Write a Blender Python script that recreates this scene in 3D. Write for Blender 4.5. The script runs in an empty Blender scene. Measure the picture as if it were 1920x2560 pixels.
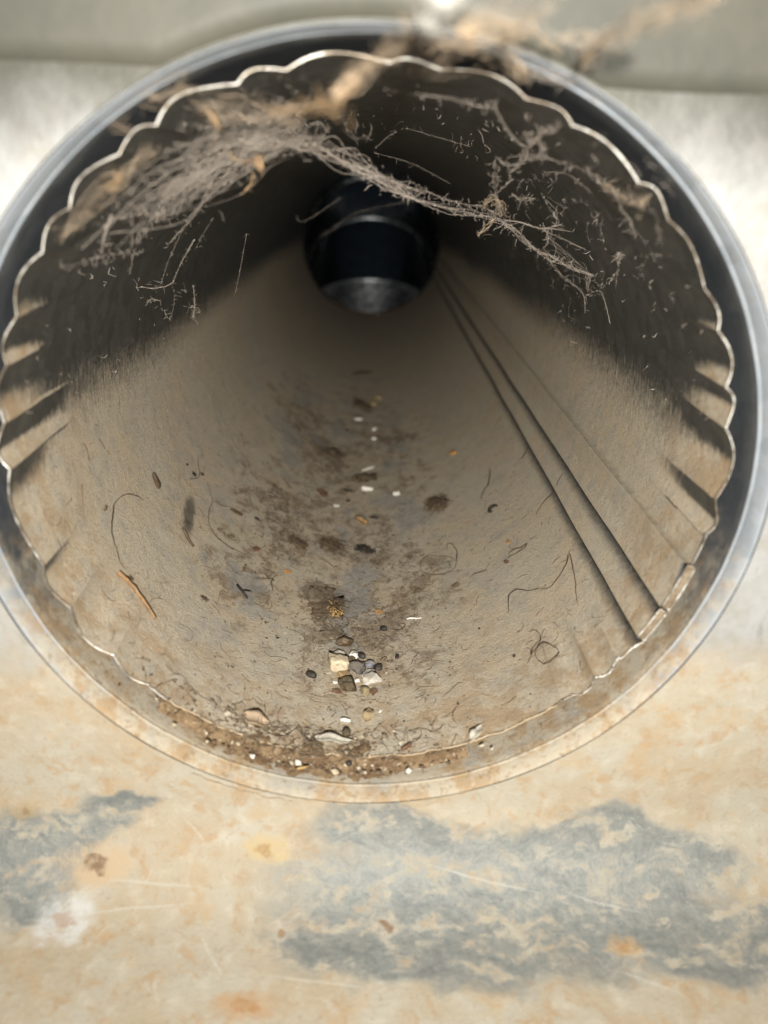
import bpy, math, random
import numpy as np
from mathutils import Vector, Matrix, noise as mnoise

# ------------------------------------------------------------------ camera, world, flash, exposure
S = bpy.context.scene
COL = S.collection
PITCH, YAW, ROLL = 0.3943, 0.0243, 0.0263
def v3(*a): return Vector(a)
fwd = v3(math.sin(YAW)*math.cos(PITCH), math.cos(YAW)*math.cos(PITCH), -math.sin(PITCH))
rgt = v3(math.cos(YAW), -math.sin(YAW), 0)
upv = rgt.cross(fwd)
r2 = rgt*math.cos(ROLL) + upv*math.sin(ROLL)
u2 = upv*math.cos(ROLL) - rgt*math.sin(ROLL)
cd = bpy.data.cameras.new('camera'); cam = bpy.data.objects.new('camera', cd); COL.objects.link(cam)
cam.matrix_world = Matrix(((r2.x, u2.x, -fwd.x, -.0002), (r2.y, u2.y, -fwd.y, -.1526), (r2.z, u2.z, -fwd.z, .054), (0, 0, 0, 1)))
cd.sensor_fit = 'VERTICAL'; cd.sensor_height = 24; cd.sensor_width = 18
cd.lens = 24*1923/2560; cd.clip_start = .005; cd.clip_end = 20
cd.dof.use_dof = True; cd.dof.focus_distance = .235; cd.dof.aperture_fstop = 6.6
S.camera = cam
w = bpy.data.worlds.new('World'); S.world = w; w.use_nodes = True
bg = w.node_tree.nodes['Background']; bg.inputs[0].default_value = (.75, .88, 1, 1); bg.inputs[1].default_value = .06
ld = bpy.data.lights.new('phone_flash', 'SPOT'); lo = bpy.data.objects.new('phone_flash', ld); COL.objects.link(lo)
ld.energy = 8.6; ld.color = (1, .965, .90); ld.shadow_soft_size = .004
ld.spot_size = math.radians(140); ld.spot_blend = 1.0
lo.location = (.006, -.24, .066)
lo.rotation_euler = (math.radians(90-6), 0, 0)
S.view_settings.view_transform = 'Standard'; S.view_settings.look = 'None'
S.view_settings.exposure = 0; S.view_settings.gamma = 1; S.view_settings.use_curve_mapping = False
try:
    S.cycles.max_bounces = 5; S.cycles.diffuse_bounces = 3; S.cycles.glossy_bounces = 3; S.cycles.use_denoising = True
    S.cycles.sample_clamp_indirect = 4; S.cycles.use_adaptive_sampling = True; S.cycles.adaptive_threshold = .025
except Exception: pass

R = .075
random.seed(11); rng = np.random.default_rng(5)

# ------------------------------------------------------------------ node helpers
class NT:
    def __init__(s, name):
        s.m = bpy.data.materials.new(name); s.m.use_nodes = True; s.t = s.m.node_tree
        s.t.nodes.clear(); s.out = s.t.nodes.new('ShaderNodeOutputMaterial')
        s.obj = s.t.nodes.new('ShaderNodeTexCoord').outputs['Object']
        s.geo = s.t.nodes.new('ShaderNodeNewGeometry')
    def put(s, sock, v):
        if hasattr(v, 'is_output') or isinstance(v, bpy.types.NodeSocket): s.t.links.new(v, sock)
        elif isinstance(v, (tuple, list)) and len(v) == 3 and sock.type == 'RGBA': sock.default_value = (*v, 1)
        else: sock.default_value = v
    def math(s, op, a, b=0, clamp=False):
        n = s.t.nodes.new('ShaderNodeMath'); n.operation = op; n.use_clamp = clamp
        s.put(n.inputs[0], a); s.put(n.inputs[1], b); return n.outputs[0]
    def add(s, a, b): return s.math('ADD', a, b)
    def mul(s, a, b): return s.math('MULTIPLY', a, b)
    def mx(s, a, b): return s.math('MAXIMUM', a, b)
    def mp(s, v, a, b, c=0., d=1., smooth=True):
        n = s.t.nodes.new('ShaderNodeMapRange'); n.interpolation_type = 'SMOOTHSTEP' if smooth else 'LINEAR'
        s.put(n.inputs[0], v)
        for i, q in enumerate((a, b, c, d)): n.inputs[1+i].default_value = q
        return n.outputs[0]
    def mix(s, f, a, b):
        n = s.t.nodes.new('ShaderNodeMix'); n.data_type = 'RGBA'
        s.put(n.inputs[0], f); s.put(n.inputs[6], a); s.put(n.inputs[7], b); return n.outputs[2]
    def map(s, loc=(0, 0, 0), rot=(0, 0, 0), sc=(1, 1, 1), vec=None, typ='POINT'):
        n = s.t.nodes.new('ShaderNodeMapping'); n.vector_type = typ
        s.put(n.inputs[0], vec or s.obj); n.inputs[1].default_value = loc; n.inputs[2].default_value = rot; n.inputs[3].default_value = sc
        return n.outputs[0]
    def noise(s, scale, detail=4, rough=.55, vec=None, dist=0., col=False):
        n = s.t.nodes.new('ShaderNodeTexNoise'); s.put(n.inputs['Vector'], vec or s.obj)
        n.inputs['Scale'].default_value = scale; n.inputs['Detail'].default_value = detail
        n.inputs['Roughness'].default_value = rough; n.inputs['Distortion'].default_value = dist
        return n.outputs['Color' if col else 'Fac']
    def voro(s, scale, vec=None, feat='F1', out='Distance'):
        n = s.t.nodes.new('ShaderNodeTexVoronoi'); s.put(n.inputs['Vector'], vec or s.obj); n.feature = feat
        n.inputs['Scale'].default_value = scale; return n.outputs[out]
    def sep(s, v):
        n = s.t.nodes.new('ShaderNodeSeparateXYZ'); s.put(n.inputs[0], v); return n.outputs
    def vlen(s, v):
        n = s.t.nodes.new('ShaderNodeVectorMath'); n.operation = 'LENGTH'; s.put(n.inputs[0], v); return n.outputs['Value']
    def warp(s, scale, amt, detail=3, vec=None):
        c = s.noise(scale, detail, vec=vec, col=True)
        n = s.t.nodes.new('ShaderNodeVectorMath'); n.operation = 'SUBTRACT'; s.put(n.inputs[0], c); n.inputs[1].default_value = (.5, .5, .5)
        k = s.t.nodes.new('ShaderNodeVectorMath'); k.operation = 'SCALE'; s.put(k.inputs[0], n.outputs[0]); k.inputs['Scale'].default_value = amt
        a = s.t.nodes.new('ShaderNodeVectorMath'); a.operation = 'ADD'; s.put(a.inputs[0], vec or s.obj); s.put(a.inputs[1], k.outputs[0])
        return a.outputs[0]
    def ell(s, vec, c, r, rot=0, soft=.35):
        m = s.map(loc=c, rot=(0, 0, math.radians(rot)), sc=r, vec=vec, typ='TEXTURE')
        return s.mp(s.vlen(m), 1+soft, 1-soft)
    def bump(s, h, dist, strength=1., n=None):
        b = s.t.nodes.new('ShaderNodeBump'); s.put(b.inputs['Height'], h); b.inputs['Distance'].default_value = dist
        b.inputs['Strength'].default_value = strength
        if n: s.put(b.inputs['Normal'], n)
        return b.outputs[0]
    def bsdf(s, col, rough=.9, metal=0., nrm=None, spec=.3):
        p = s.t.nodes.new('ShaderNodeBsdfPrincipled'); s.put(p.inputs['Base Color'], col); s.put(p.inputs['Roughness'], rough)
        s.put(p.inputs['Metallic'], metal); s.put(p.inputs['Specular IOR Level'], spec)
        if nrm: s.put(p.inputs['Normal'], nrm)
        return p.outputs[0]
    def fin(s, sh):
        s.t.links.new(sh, s.out.inputs[0]); return s.m

def dust_colour(n):
    """settled dust: grey beige, warm and grey drifts, brown grime where dirt has washed along the floor"""
    big = n.noise(38, 4, .6); mid = n.noise(160, 5, .65); fine = n.noise(1100, 4, .7)
    c = n.mix(n.mp(big, .35, .68), (.475, .418, .325), (.485, .398, .285))
    c = n.mix(n.mp(mid, .42, .75), c, (.385, .352, .29))
    c = n.mix(n.mul(n.mp(fine, .50, .72), .5), c, (.20, .145, .085))
    c = n.mix(n.mul(n.mp(n.noise(2100, 2, .6), .58, .72), .4), c, (.46, .41, .32))
    return c

def mat_pipe():
    n = NT('dusty_galvanised_pipe')
    x, y, z = n.sep(n.obj)[0:3]; nz = n.sep(n.geo.outputs['Normal'])[2]
    # dust cover follows how far the sheet faces up
    st = n.noise(1, 4, .65, vec=n.map(sc=(160, 900, 120)))
    sp = n.noise(700, 3, .7)
    m = n.add(n.add(nz, n.mul(n.add(st, -.5), .30)), n.mul(n.add(sp, -.5), .22))
    m = n.mp(m, -.16, .08)
    at = n.t.nodes.new('ShaderNodeAttribute'); at.attribute_name = 'bare_shade'
    m = n.mul(m, n.math('SUBTRACT', 1, n.mp(n.add(at.outputs['Fac'], n.mul(n.add(sp, -.5), .5)), .2, .95)))
    # a bare streak rubbed into the dust on the left and a few thin rubbed patches on the floor
    wv = n.warp(260, .0022)
    rub = n.ell(wv, (-.0590, .083, -.0463), (.0016, .012, .006), 8, .4)
    m = n.mul(m, n.math('SUBTRACT', 1, n.mul(rub, .75)))
    dc = dust_colour(n)
    # brown grime on the lower part of the floor, in ragged patches and specks, tapering off deeper in
    w2 = n.warp(90, .012, 4)
    area = n.mul(n.mp(n.math('ABSOLUTE', n.add(x, .012)), .072, .020), n.mul(n.mp(y, .52, .25), n.mp(y, -.02, .07)))
    big = n.noise(1, 3, .5, vec=n.map(loc=(.2, .5, 0), sc=(34, 20, 34)))
    g = n.noise(1, 8, .74, vec=n.map(sc=(150, 85, 150), vec=w2))
    lvl = n.add(n.mul(n.add(big, -.5), .34), n.mul(n.add(area, -1), .22))
    gm = n.mp(n.add(g, lvl), .49, .57)
    g2 = n.noise(1, 7, .75, vec=n.map(loc=(.3, .1, 0), sc=(560, 330, 560), vec=w2))
    gs = n.mp(n.add(g2, n.mul(lvl, 1.2)), .535, .60)
    dc = n.mix(n.mul(n.mp(n.add(g, lvl), .40, .55), .3), dc, (.28, .21, .135))
    dc = n.mix(n.mul(gm, .46), dc, n.mix(n.mp(g2, .4, .6), (.150, .098, .055), (.075, .048, .028)))
    dc = n.mix(n.mul(gs, .65), dc, (.095, .062, .036))
    gl = n.mul(n.mp(n.noise(1, 4, .55, vec=n.map(loc=(.7, .2, 0), sc=(52, 30, 52), vec=w2)), .55, .61), area)
    dc = n.mix(n.mul(gl, .6), dc, (.285, .285, .272))
    nearm = n.mul(n.mp(y, .05, .0), n.mp(n.noise(110, 6, .7), .44, .60))
    dc = n.mix(n.mul(nearm, .6), dc, (.33, .215, .11))
    hb = n.add(n.mul(n.noise(1500, 4, .7), 1.), n.mul(n.noise(320, 3, .6), .8))
    dust = n.bsdf(dc, .95, 0, n.bump(hb, .0007, .6), .1)
    # bare zinc: dull, spangled, flecked with dust
    spg = n.voro(240, vec=n.warp(300, .004), out='Color')
    sg = n.sep(spg)[0]
    zc = n.mix(sg, (.122, .126, .120), (.178, .181, .172))
    fl = n.mp(n.noise(1, 3, .75, vec=n.map(sc=(900, 1500, 500))), .60, .72)
    zc2 = n.mix(n.mul(fl, .55), zc, (.185, .165, .128))
    zinc = n.bsdf(zc2, n.mp(fl, 0, 1, .48, .8), n.mp(fl, 0, 1, .85, .15), n.bump(n.noise(900, 3, .7), .0003, .5))
    mx = n.t.nodes.new('ShaderNodeMixShader'); n.put(mx.inputs[0], m); n.t.links.new(zinc, mx.inputs[1]); n.t.links.new(dust, mx.inputs[2])
    return n.fin(mx.outputs[0])

def mat_collar(name='galvanised_collar', k=1., metal=.6, rough=.42):
    n = NT(name)
    nz = n.sep(n.geo.outputs['Normal'])[2]; x, y, z = n.sep(n.obj)[0:3]
    m = n.mp(n.add(n.mx(nz, n.mp(z, -.02, -.075, 0, .8)), n.mul(n.add(n.noise(240, 5, .7), -.5), .9)), .05, .62)
    dc = n.mix(n.mp(n.noise(150, 7, .75), .44, .58), (.37, .325, .25), (.31, .225, .135))
    dc = n.mix(n.mul(n.mp(n.noise(70, 5, .7), .5, .62), .6), dc, (.27, .262, .235))
    dc = n.mix(n.mul(n.mp(n.noise(420, 4, .7), .55, .66), .6), dc, (.19, .125, .07))
    dust = n.bsdf(dc, .95, 0, n.bump(n.noise(1200, 4, .7), .0006, .6), .1)
    sg = n.sep(n.voro(170, vec=n.warp(200, .006), out='Color'))[0]
    zc = n.mix(sg, (.36*k, .40*k, .44*k), (.48*k, .52*k, .56*k))
    zc = n.mix(n.mul(n.mp(n.noise(300, 4, .7), .55, .68), .5*k), zc, (.40*k, .36*k, .29*k))
    zinc = n.bsdf(zc, rough, metal, n.bump(n.noise(500, 3, .6), .0003, .35))
    mx = n.t.nodes.new('ShaderNodeMixShader'); n.put(mx.inputs[0], m); n.t.links.new(zinc, mx.inputs[1]); n.t.links.new(dust, mx.inputs[2])
    return n.fin(mx.outputs[0])

def mat_sheet():
    n = NT('stained_zinc_sheet')
    nz = n.sep(n.geo.outputs['Normal'])[2]
    at = n.t.nodes.new('ShaderNodeAttribute'); at.attribute_name = 'unroll'; U = at.outputs['Vector']
    x, v = n.sep(U)[0:2]
    # whitish oxidised zinc, smudged, darkening to olive towards the upper strip
    sg = n.sep(n.voro(120, vec=n.warp(140, .008, vec=U), out='Color'))[0]
    zc = n.mix(n.mul(sg, .3), (.33, .33, .32), (.385, .385, .375))
    zc = n.mix(n.mul(n.mp(n.noise(50, 6, .7, vec=U), .46, .64), .7), zc, (.27, .255, .215))
    zc = n.mix(n.mul(n.mp(n.noise(1, 5, .7, vec=n.map(rot=(0, 0, .3), sc=(300, 90, 1), vec=U)), .57, .68), .5), zc, (.19, .175, .14))
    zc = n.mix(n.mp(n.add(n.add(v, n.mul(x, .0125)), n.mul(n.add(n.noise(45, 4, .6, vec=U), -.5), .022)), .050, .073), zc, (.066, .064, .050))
    zinc = n.bsdf(zc, .5, .25, n.bump(n.noise(400, 3, .6, vec=U), .0004, .4), .4)
    # beige deposit low on the wall and over the floor
    q = n.warp(75, .019, 6, vec=U)
    b1 = n.noise(48, 4, .6, vec=q); b2 = n.noise(260, 5, .65, vec=U)
    b4 = n.noise(95, 8, .76, vec=q); b5 = n.noise(520, 5, .75, vec=U)
    dc = n.mix(n.mp(b1, .36, .62), (.315, .287, .228), (.305, .254, .18))
    dc = n.mix(n.mul(n.mp(b2, .48, .68), .5), dc, (.40, .37, .305))
    dc = n.mix(n.mul(n.mp(b4, .50, .60), .5), dc, (.285, .245, .18))
    dc = n.mix(n.mul(n.mp(n.noise(190, 7, .75, vec=q), .53, .61), .5), dc, (.30, .19, .095))
    dc = n.mix(n.mul(n.mp(b5, .55, .65), .45), dc, (.19, .15, .10))
    dc = n.mix(n.mul(n.mp(n.noise(75, 6, .7, vec=n.map(loc=(.3, .7, 0), vec=U)), .53, .64), .45), dc, (.33, .235, .13))
    # rubbed down to slate grey metal, in mottled slanting smears
    st = n.noise(1, 8, .74, vec=n.map(rot=(0, 0, math.radians(13)), sc=(62, 175, 1), vec=q))
    def e(c, r, rot=0, soft=.3): return n.ell(q, (c[0]*.001, c[1]*.001, 0), (r[0]*.001, r[1]*.001, 1), rot, soft)
    patch = None
    for c, r, rot in (((26, -105), (46, 13), -6), ((72, -92), (21, 7), -16), ((84, -113), (24, 8), 4), ((14, -90), (26, 6), -8), ((46, -94), (26, 8), 0), ((8, -116), (28, 7), -8), ((60, -106), (28, 9), 0),
                      ((-80, -97), (11, 13), 25), ((-66, -90), (14, 5), 22), ((-57, -82), (9, 3), 8)):
        m = e(c, r, rot); patch = m if patch is None else n.mx(patch, m)
    pm = n.mul(patch, n.mp(n.add(st, n.mul(n.add(b2, -.5), .45)), .615, .50))
    dc = n.mix(n.mul(patch, .35), dc, (.235, .235, .205))
    dc = n.mix(n.mul(pm, .85), dc, n.mix(n.mp(n.add(st, n.mul(n.add(b5, -.5), .5)), .30, .58), (.105, .120, .122), (.190, .198, .186)))
    # thin scratches
    qs = n.warp(60, .002, 2, vec=U)
    for c, r, rot in (((-50, -100), (11, .35), -3), ((-52, -105.5), (12, .3), 7), ((-33, -116), (5, .4), -55), ((-40, -88), (4, .22), -50), ((30, -99), (13, .25), -12), ((58, -104), (9, .22), -15), ((-10, -121), (12, .3), -6), ((64, -121), (7, .35), -22)):
        dc = n.mix(n.mul(n.ell(qs, (c[0]*.001, c[1]*.001, 0), (r[0]*.001, r[1]*.001, 1), rot, .4), .32), dc, (.41, .40, .36))
    # rust spots and water marks
    q2 = n.warp(300, .0062, 6, vec=U)
    def e2(c, r, soft): return n.ell(q2, (c[0]*.001, c[1]*.001, 0), (r[0]*.001, r[1]*.001, 1), 0, soft)
    for c, ra, rb_, cA, cB in (((-63, -96), (8.5, 5), (2.6, 2.0), (.42, .31, .19), (.165, .105, .06)),
                               ((-68, -108), (6.8, 5.4), (3.0, 1.8), (.50, .50, .485), (.34, .26, .20)),
                               ((5.9, -108.5), (3.4, 2.6), (1.9, 1.3), (.43, .38, .30), (.20, .125, .075)),
                               ((-18, -110), (2.9, 2.3), (1.2, .9), (.46, .42, .35), (.26, .17, .10)),
                               ((-23, -92.5), (5.5, 3.6), (2.0, 1.8), (.42, .32, .17), (.30, .20, .09)),
                               ((-24, -126), (7, 3), (3, 1.2), (.37, .24, .13), (.33, .19, .09)),
                               ((-80, -84), (3.5, 2), (1.2, .8), (.36, .27, .15), (.25, .17, .09)),
                               ((60, -113), (4, 2), (1.6, .8), (.42, .29, .15), (.36, .22, .11))):
        dc = n.mix(n.mul(n.mul(e2(c, ra, .35), n.mp(b4, .62, .42, .35, 1)), .8), dc, tuple(k*.85 for k in cA)); dc = n.mix(n.mul(n.mul(e2(c, rb_, .3), n.mp(b5, .64, .45, .4, 1)), .9), dc, tuple(k*.85 for k in cB))
    dust = n.bsdf(dc, n.mp(pm, 0, 1, .8, .55), n.mul(pm, .15), n.bump(n.add(n.noise(900, 4, .7, vec=U), b2), .0006, .4), .25)
    m = n.mp(n.add(n.mp(v, -.010, -.075), n.mul(n.add(n.noise(40, 5, .65, vec=U), -.5), 1.1)), .15, .6)
    mx = n.t.nodes.new('ShaderNodeMixShader'); n.put(mx.inputs[0], m); n.t.links.new(zinc, mx.inputs[1]); n.t.links.new(dust, mx.inputs[2])
    return n.fin(mx.outputs[0])

def mat_clean(name='clean_galvanised_shaded', c0=(.085, .095, .10), c1=(.115, .125, .13), rough=.20):  # default tone holds the elbow's shade; the bright copy stands for lit metal
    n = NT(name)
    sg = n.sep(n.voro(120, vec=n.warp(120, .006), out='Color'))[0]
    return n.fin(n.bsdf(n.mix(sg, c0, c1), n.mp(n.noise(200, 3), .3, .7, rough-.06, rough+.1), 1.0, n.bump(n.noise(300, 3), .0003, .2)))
def mat_edge():
    n = NT('cut_steel_edge')
    c = n.mix(n.mp(n.noise(420, 4, .7), .45, .62), (.60, .58, .53), (.34, .29, .22))
    c = n.mix(n.mp(n.noise(75, 4, .65), .46, .60), c, (.20, .165, .125))
    return n.fin(n.bsdf(c, .38, n.mp(n.noise(500, 3), .4, .65, .75, .2), n.bump(n.noise(1500, 3), .0002, .5)))
def mat_plain(name, col, col2=None, scale=900, rough=.85, spec=.25, bump=.0004, dusty=.38):
    n = NT(name)
    c = n.mix(n.mp(n.noise(scale, 4, .65), .35, .68), col, col2 or tuple(v*.55 for v in col))
    if dusty:   # a film of duct dust on whatever faces up
        nz = n.sep(n.geo.outputs['Normal'])[2]
        c = n.mix(n.mul(n.mp(n.add(nz, n.mul(n.add(n.noise(1100, 4, .7), -.5), 1.4)), .25, 1.05), dusty), c, (.36, .305, .225))
    return n.fin(n.bsdf(c, rough, 0, n.bump(n.noise(scale*1.7, 3, .7), bump, .7), spec))
def mat_dirt():
    n = NT('mouth_dirt')
    c = n.mix(n.mp(n.noise(420, 5, .7), .38, .62), (.15, .095, .052), (.25, .175, .10))
    c = n.mix(n.mp(n.noise(900, 4, .7), .55, .66), c, (.045, .030, .019))
    c = n.mix(n.mp(n.noise(650, 3, .7, vec=n.map(loc=(.4, .2, .1))), .60, .70), c, (.36, .30, .21))
    return n.fin(n.bsdf(c, .95, 0, n.bump(n.noise(800, 5, .75), .0012, .8), .15))

M = dict(silver_lit=mat_clean('lit_zinc', (.88, .90, .91), (.90, .92, .93), .28), pipe=mat_pipe(), collar=mat_collar('galvanised_collar', .6, .35, .55), sleeve=mat_collar('dull_sleeve', .33, .6, .40), sheet=mat_sheet(), clean=mat_clean(), edge=mat_edge(), dirt=mat_dirt())
P = lambda nm, c, c2=None, **k: M.__setitem__(nm, mat_plain(nm, c, c2, **({'dusty': 0} if nm.startswith(('web', 'hair', 'olive_', 'sac', 'fibre')) else {'dusty': .07} if nm == 'black' else {'dusty': .18} if nm in ('darkbrown', 'lintdark', 'redbrown', 'crumb') else {}), **k))
P('cream', (.60, .50, .34), (.44, .36, .25), scale=350); P('palegrey', (.60, .56, .49), (.36, .33, .29), scale=350)
P('white', (.78, .75, .69), (.62, .58, .50)); P('offwhite', (.55, .53, .46), (.40, .37, .30)); P('grey', (.36, .35, .34), (.24, .23, .22))
P('wood', (.30, .19, .07), (.17, .095, .03), scale=500); P('darkbrown', (.045, .030, .016), (.09, .062, .03)); P('brown', (.11, .072, .038), (.06, .036, .018))
P('darkgrey', (.085, .078, .075), (.045, .04, .038)); P('bluegrey', (.19, .20, .225), (.11, .11, .125)); P('black', (.014, .012, .011), (.03, .024, .018), rough=.5, spec=.4)
P('olive', (.24, .19, .10), (.15, .11, .06)); P('redbrown', (.15, .07, .035), (.08, .035, .02)); P('orange', (.46, .22, .05), (.34, .16, .05))
P('tan', (.40, .29, .14), (.32, .22, .11)); P('pink', (.46, .33, .22), (.36, .25, .15), scale=250); P('straw', (.46, .29, .10), (.34, .20, .07)); P('stem', (.30, .18, .085), (.20, .115, .055))
P('lint', (.21, .165, .112), (.12, .088, .056)); P('lintdark', (.15, .105, .064), (.07, .047, .028)); P('hair', (.085, .055, .034), (.06, .04, .025), rough=.6)
P('web', (.53, .46, .39), (.41, .345, .285), scale=300); P('webtan', (.50, .39, .275), (.41, .31, .21), scale=300); P('weborange', (.56, .38, .21), (.48, .31, .17), scale=300)
P('olive_band', (.056, .056, .044), (.075, .071, .054), scale=45, rough=.6, spec=.4); P('edgedust', (.40, .32, .21), (.30, .22, .13), scale=500)
P('sac', (.27, .26, .235), (.21, .20, .175)); P('crumb', (.15, .10, .06), (.055, .036, .023), scale=700); P('fibre', (.22, .165, .115), (.13, .092, .06), scale=500)
P('palecrumb', (.58, .52, .41), (.40, .33, .22), scale=500)

# ------------------------------------------------------------------ mesh helpers
def obj(name, vs, fs, mat, parent=None, smooth=True):
    me = bpy.data.meshes.new(name); me.from_pydata([tuple(v) for v in vs], [], fs); me.update()
    if smooth: me.polygons.foreach_set('use_smooth', [True]*len(me.polygons))
    if mat: me.materials.append(M[mat] if isinstance(mat, str) else mat)
    o = bpy.data.objects.new(name, me); COL.objects.link(o)
    if parent: o.parent = parent
    return o
def tag(o, label=None, cat=None, group=None, kind=None):
    if label: o['label'] = label
    if cat: o['category'] = cat
    if group: o['group'] = group
    if kind: o['kind'] = kind
    return o
def empty(name, loc=(0, 0, 0)):
    o = bpy.data.objects.new(name, None); o.location = loc; o.empty_display_size = .01; COL.objects.link(o); return o
def grid_faces(nu, nv, wrap=False, flip=False):
    f = []
    for i in range(nu-1):
        for j in range(nv if wrap else nv-1):
            k = (j+1) % nv; q = (i*nv+j, i*nv+k, (i+1)*nv+k, (i+1)*nv+j)
            f.append(q[::-1] if flip else q)
    return f
def lathe(name, prof, mat, parent=None, n=240, flip=False, a0=None, a1=None):
    """prof: list of (radius, y), revolved about the pipe axis"""
    vs = []; wrap = a0 is None
    an = [2*math.pi*j/n for j in range(n)] if wrap else [math.radians(a0+(a1-a0)*j/(n-1)) for j in range(n)]
    for r, y in prof:
        for a in an: vs.append((r*math.cos(a), y, r*math.sin(a)))
    return obj(name, vs, grid_faces(len(prof), n, wrap, flip), mat, parent)
class TB:
    """collects thin tubes"""
    def __init__(s): s.v = []; s.f = []
    def tube(s, pts, r, k=4, taper=True, closed=False):
        n = len(pts); base = len(s.v)
        for i, p in enumerate(pts):
            p = Vector(p); a = Vector(pts[(i-1) % n] if closed else pts[max(i-1, 0)]); b = Vector(pts[(i+1) % n] if closed else pts[min(i+1, n-1)])
            t = (b-a); t = t.normalized() if t.length > 1e-12 else Vector((0, 1, 0))
            u = t.cross(Vector((.31, .17, .93))); u.normalize(); w_ = t.cross(u)
            rr = r[i] if isinstance(r, (list, tuple)) else r*(1 if not taper else (.45+.55*math.sin(math.pi*(i+.5)/n)))
            for j in range(k):
                c, sn = math.cos(2*math.pi*j/k), math.sin(2*math.pi*j/k); s.v.append(p+u*(rr*c)+w_*(rr*sn))
        for i in range(n if closed else n-1):
            i2 = (i+1) % n
            for j in range(k):
                j2 = (j+1) % k; s.f.append((base+i*k+j, base+i*k+j2, base+i2*k+j2, base+i2*k+j))
        if not closed:
            s.f.append(tuple(base+j for j in range(k))[::-1]); s.f.append(tuple(base+(n-1)*k+j for j in range(k)))
    def build(s, name, mat, parent=None): return obj(name, s.v, s.f, mat, parent)
def resample(pts, step, jit=0.):
    """smooth curve through pts (Catmull-Rom), points about step apart, jittered"""
    p = [Vector(q) for q in pts]; p = [p[0]*2-p[1]]+p+[p[-1]*2-p[-2]]; o = []
    for i in range(1, len(p)-2):
        n = max(2, int((p[i+1]-p[i]).length/step)+1)
        for k in range(n):
            t = k/n; a, b, c, d = p[i-1], p[i], p[i+1], p[i+2]
            o.append(.5*((2*b)+(c-a)*t+(2*a-5*b+4*c-d)*t*t+(3*b-a-3*c+d)*t**3))
    o.append(p[-2])
    if jit: o = [q+Vector((random.gauss(0, jit), random.gauss(0, jit), random.gauss(0, jit))) for q in o]
    return o

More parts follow.
